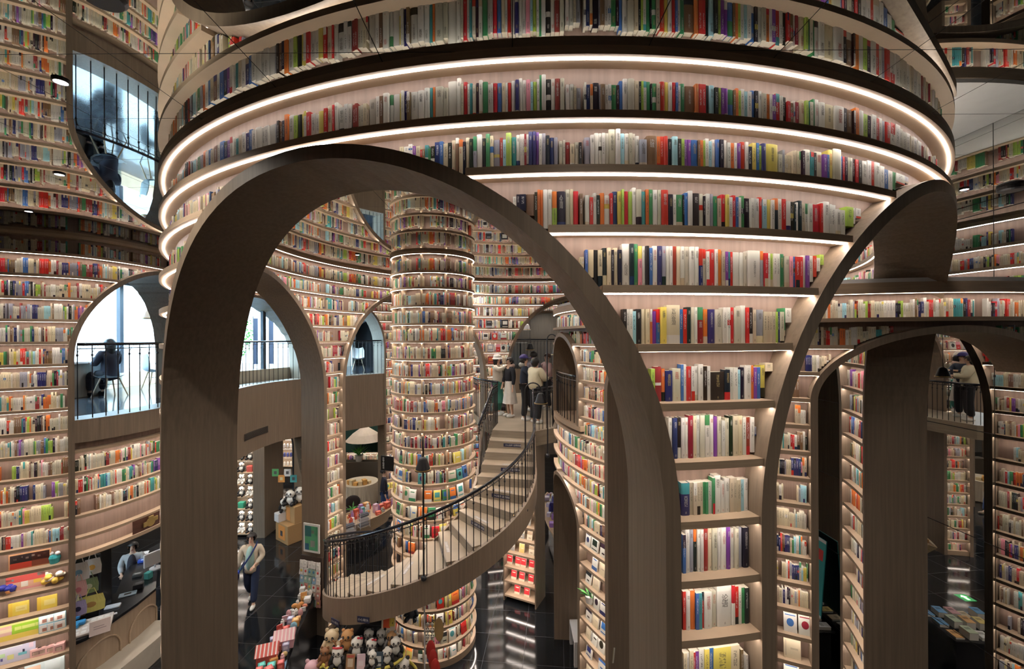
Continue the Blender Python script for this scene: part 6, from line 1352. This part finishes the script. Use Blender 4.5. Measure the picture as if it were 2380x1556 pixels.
def book_mesh(b):
    mb = MB(); w_, h, dep = b['w'], b['h'], b['dep']; r = min(.006, w_ * .25)
    xs = [(-w_ / 2, r), (-w_ / 2 + w_ * .12, r * .35), (-w_ / 4, .0008), (0, 0), (w_ / 4, .0008), (w_ / 2 - w_ * .12, r * .35), (w_ / 2, r)]
    zs = [0, h]; cols = [b['col']]
    if b['bands']:
        k, q, c2 = b['bands']
        if k == 'bottom': zs = [0, h * q, h]; cols = [c2, b['col']]
        elif k == 'top': zs = [0, h * (1 - q), h]; cols = [b['col'], c2]
        else: m_ = random.uniform(.45, .6); zs = [0, h * m_, h * (m_ + q * .6), h]; cols = [b['col'], c2, b['col']]
    for j in range(len(zs) - 1):
        vs = [(x, y, z) for z in (zs[j], zs[j + 1]) for x, y in xs]; n = len(xs)
        mb.add(vs, [(i, i + 1, n + i + 1, n + i) for i in range(n - 1)], cols[j])
        mb.add([(-w_ / 2, r, zs[j]), (-w_ / 2, dep, zs[j]), (-w_ / 2, dep, zs[j + 1]), (-w_ / 2, r, zs[j + 1])], [(0, 1, 2, 3)], cols[j])
        mb.add([(w_ / 2, r, zs[j]), (w_ / 2, dep, zs[j]), (w_ / 2, dep, zs[j + 1]), (w_ / 2, r, zs[j + 1])], [(3, 2, 1, 0)], cols[j])
    pg = (.72, .68, .56); t_ = .0018; e = .003
    mb.add([(x, y, h) for x, y in xs] + [(w_ / 2 - t_, r, h), (-w_ / 2 + t_, r, h)], [(0, 1, 2, 3, 4, 5, 6, 7, 8)], b['col'])
    for sx in (-1, 1): mb.add([(sx * w_ / 2, r, h), (sx * (w_ / 2 - t_), r, h), (sx * (w_ / 2 - t_), dep, h), (sx * w_ / 2, dep, h)], [(0, 1, 2, 3)], b['col'])
    mb.add([(-w_ / 2 + t_, r, h - e), (w_ / 2 - t_, r, h - e), (w_ / 2 - t_, dep - .003, h - e), (-w_ / 2 + t_, dep - .003, h - e)], [(0, 1, 2, 3)], pg)
    mb.add([(-w_ / 2, dep, 0), (w_ / 2, dep, 0), (w_ / 2, dep, h), (-w_ / 2, dep, h)], [(3, 2, 1, 0)], pg)
    mb.add([(x, y, 0) for x, y in xs] + [(w_ / 2, dep, 0), (-w_ / 2, dep, 0)], [(8, 7, 6, 5, 4, 3, 2, 1, 0)], b['col'])
    return mb
ORD = ['top', 'second', 'third', 'fourth', 'fifth', 'sixth', 'seventh', 'eighth', 'ninth', 'tenth', 'eleventh', 'twelfth']
rowof = {}
for i in chosen:
    k = min(range(len(LV)), key=lambda j: abs(LV[j] + .042 - BOOKS[i]['z']) + (9 if LV[j] > BOOKS[i]['z'] else 0)); rowof.setdefault(k, []).append(i)
def hdesc(b):
    s_ = []
    if b['w'] > .046: s_.append('thick')
    elif b['w'] < .0165: s_.append('slim')
    if b['h'] > .235: s_.append('tall')
    elif b['h'] < .185: s_.append('short')
    return s_
used = set(); NB = 0
for k, ids in sorted(rowof.items()):
    ids.sort(key=lambda i: BOOKS[i]['t']); n = len(ids)
    row = ORD[k - 1] if k - 1 < 12 else 'lowest'
    for j, i in enumerate(ids):
        b = BOOKS[i]; me = book_mesh(b).mesh('book', BOOKN)
        nrm = b['P'].N(b['t']); x, y = b['P'].P(b['t'], b['d']); rz = atan2(nrm[1], nrm[0]) + pi / 2
        o = link('book', me, loc=(x, y, b['z']), rotz=rz)
        nm = NAMES[b['code']]
        band = ''
        if b['bands']:
            kk, q, c2 = b['bands']; best = min(PAL, key=lambda c: sum((PAL[c][m] - c2[m]) ** 2 for m in range(3))); band = ' with %s %s band' % (NAMES[best], kk)
        L_ = NAMES[BOOKS[ids[j - 1]]['code']] if j else None; R_ = NAMES[BOOKS[ids[j + 1]]['code']] if j < n - 1 else None
        base = ' '.join(hdesc(b) + [nm, 'book' + band])
        near = (' between %s and %s books' % (L_, R_)) if L_ and R_ and L_ != R_ else (' between two %s books' % L_ if L_ and R_ else (' at the row end beside a %s book' % (L_ or R_)))
        lab = '%s%s, %s drum row' % (base, near, row)
        cands = [lab] + ['%s%s, %s drum row, %s' % (base, near, row, q) for q in (('left part', 'far left', 'left side') if j < n * .33 else (('middle part', 'near middle', 'centre') if j < n * .66 else ('right part', 'far right', 'right side')))]
        if j >= 2: cands += ['%s%s, %s drum row, after the %s one' % (base, '' if band else ' ' + near.strip(), row, NAMES[BOOKS[ids[j - 2]]['code']])]
        for off in range(2, 9):
            if j - off >= 0: cands.append('%s, %s drum row, %s books right of a %s %s one' % (base, row, ('zero one two three four five six seven eight nine'.split())[off], (hdesc(BOOKS[ids[j - off]]) or ['plain'])[0], NAMES[BOOKS[ids[j - off]]['code']]))
        cands.append('%s, %s drum row, %s' % (base, row, ('%d of %d from left' % (j + 1, n))))
        for lab in cands:
            if lab not in used and len(lab.split()) <= 16: break
        used.add(lab); tag(o, lab, 'book', 'books on the round bookcase')
        # lettering on the spine
        if b['w'] > .0145 and random.random() < .8:
            lum = sum(b['col']) / 3; m = (INK if random.random() < .8 else INKR) if lum > .3 else (INKW if random.random() < .7 else INKG)
            tx = random.choice(WORDS); tm, asp = chars_mesh(tx, m)
            hh = min(b['h'] * .42, (b['w'] * .44) / asp); 
            zt = b['h'] * .9 - hh
            if b['bands'] and b['bands'][0] == 'top': zt = b['h'] * (1 - b['bands'][1]) * .92 - hh
            if zt > .01:
                t_ = link('spine_title', tm, o, loc=(0, -.0006, zt)); t_.scale = (hh, 1, hh)
            tm2, asp2 = chars_mesh(random.choice(['文艺', '人民', '中华', '译林']), m); h2 = min(.014, b['w'] * .34 / asp2)
            if not (b['bands'] and b['bands'][0] == 'bottom'):
                t2 = link('publisher_mark', tm2, o, loc=(0, -.0006, b['h'] * .05)); t2.scale = (h2, 1, h2)
        NB += 1
V = []; Fc = []; Cc = []; UV = []
for i, b in enumerate(BOOKS):
    if i in chosen: continue
    P = b['P']; x, y = P.P(b['t'], b['d']); nx, ny = P.N(b['t']); tx, ty = -ny, nx
    hw = b['w'] / 2; dp = b['dep']; z0 = b['z']; z1 = z0 + b['h']; n = len(V)
    zs = [z0, z1]; cols = [b['col']]
    if b['bands']:
        k, q, c2 = b['bands']; h = b['h']
        if k == 'bottom': zs = [z0, z0 + h * q, z1]; cols = [c2, b['col']]
        elif k == 'top': zs = [z0, z1 - h * q, z1]; cols = [b['col'], c2]
        else: zs = [z0, z0 + h * .5, z0 + h * .65, z1]; cols = [b['col'], c2, b['col']]
    A = (x - tx * hw, y - ty * hw); B = (x + tx * hw, y + ty * hw); D = (A[0] - nx * dp, A[1] - ny * dp); E = (B[0] - nx * dp, B[1] - ny * dp)
    for z in zs: V += [(*A, z), (*B, z)]
    m = len(zs)
    V += [(*D, z0), (*E, z0), (*D, z1), (*E, z1)]
    for j in range(m - 1):
        Fc.append((n + 2 * j, n + 2 * j + 1, n + 2 * j + 3, n + 2 * j + 2)); Cc.append(cols[j])
        v0, v1 = (zs[j] - z0) / b['h'], (zs[j + 1] - z0) / b['h']; v1 = min(v1, .999); s_ = float(i % 997)
        UV += [s_ + .001, v0, s_ + .999, v0, s_ + .999, v1, s_ + .001, v1]
    top = n + 2 * (m - 1); q = n + 2 * m
    for fc, c in (((top, top + 1, q + 3, q + 2), (.7, .66, .55)), ((n, top, q + 2, q), b['col']), ((n + 1, q + 1, q + 3, top + 1), b['col'])):
        Fc.append(fc); Cc.append(c); UV += [0, 0] * 4
me = bpy.data.meshes.new('shelved_books'); me.from_pydata(V, [], Fc); me.materials.append(BOOKM)
a_ = me.attributes.new('col', 'FLOAT_COLOR', 'CORNER'); buf = []
for fc, c in zip(Fc, Cc): buf += [c[0], c[1], c[2], 1.0] * len(fc)
a_.data.foreach_set('color', buf)
ul = me.uv_layers.new(name='UVMap'); ul.data.foreach_set('uv', UV)
o = link('shelved_books', me); tag(o, 'thousands of small books filling the rest of the curved shelves', 'books', 'books on the shelves', 'stuff')
print('BOOKS', len(BOOKS), 'single', NB, 'disp', len(DISP))
# paperbacks standing face-out
usedd = {}
HW = {0: 'bottom block', 1: 'cover picture', 2: 'top band', 3: 'round emblem', 4: 'side stripe'}
for (x, y, z, rz, w_, h, th, c1, c2, style, where) in DISP:
    base = '%s paperback with %s %s' % (where[1], where[2], HW[style])
    lvl = 'about %s metres up' % (('%.1f' % z).rstrip('0').rstrip('.'))
    wh = where[0]
    lab = '%s, facing out on %s' % (base, wh)
    if lab in usedd:
        lab = '%s on %s, %s' % (base, wh, 'upper rows' if z > 3 else ('middle rows' if z > 1.4 else 'low rows'))
    k = 0
    while lab in usedd and k < 4:
        lab = '%s on %s, %s' % (base, wh.split(' beside')[0], ['left side', 'right side', 'near its edge', 'near a divider'][k]); k += 1
    usedd[lab] = 1
    face_book('paperback', lab, 'paperback', x, y, z, rz, w_, h, th, c1, c2, lean=.14, group='paperbacks shown face-out', style=style)
# thin out
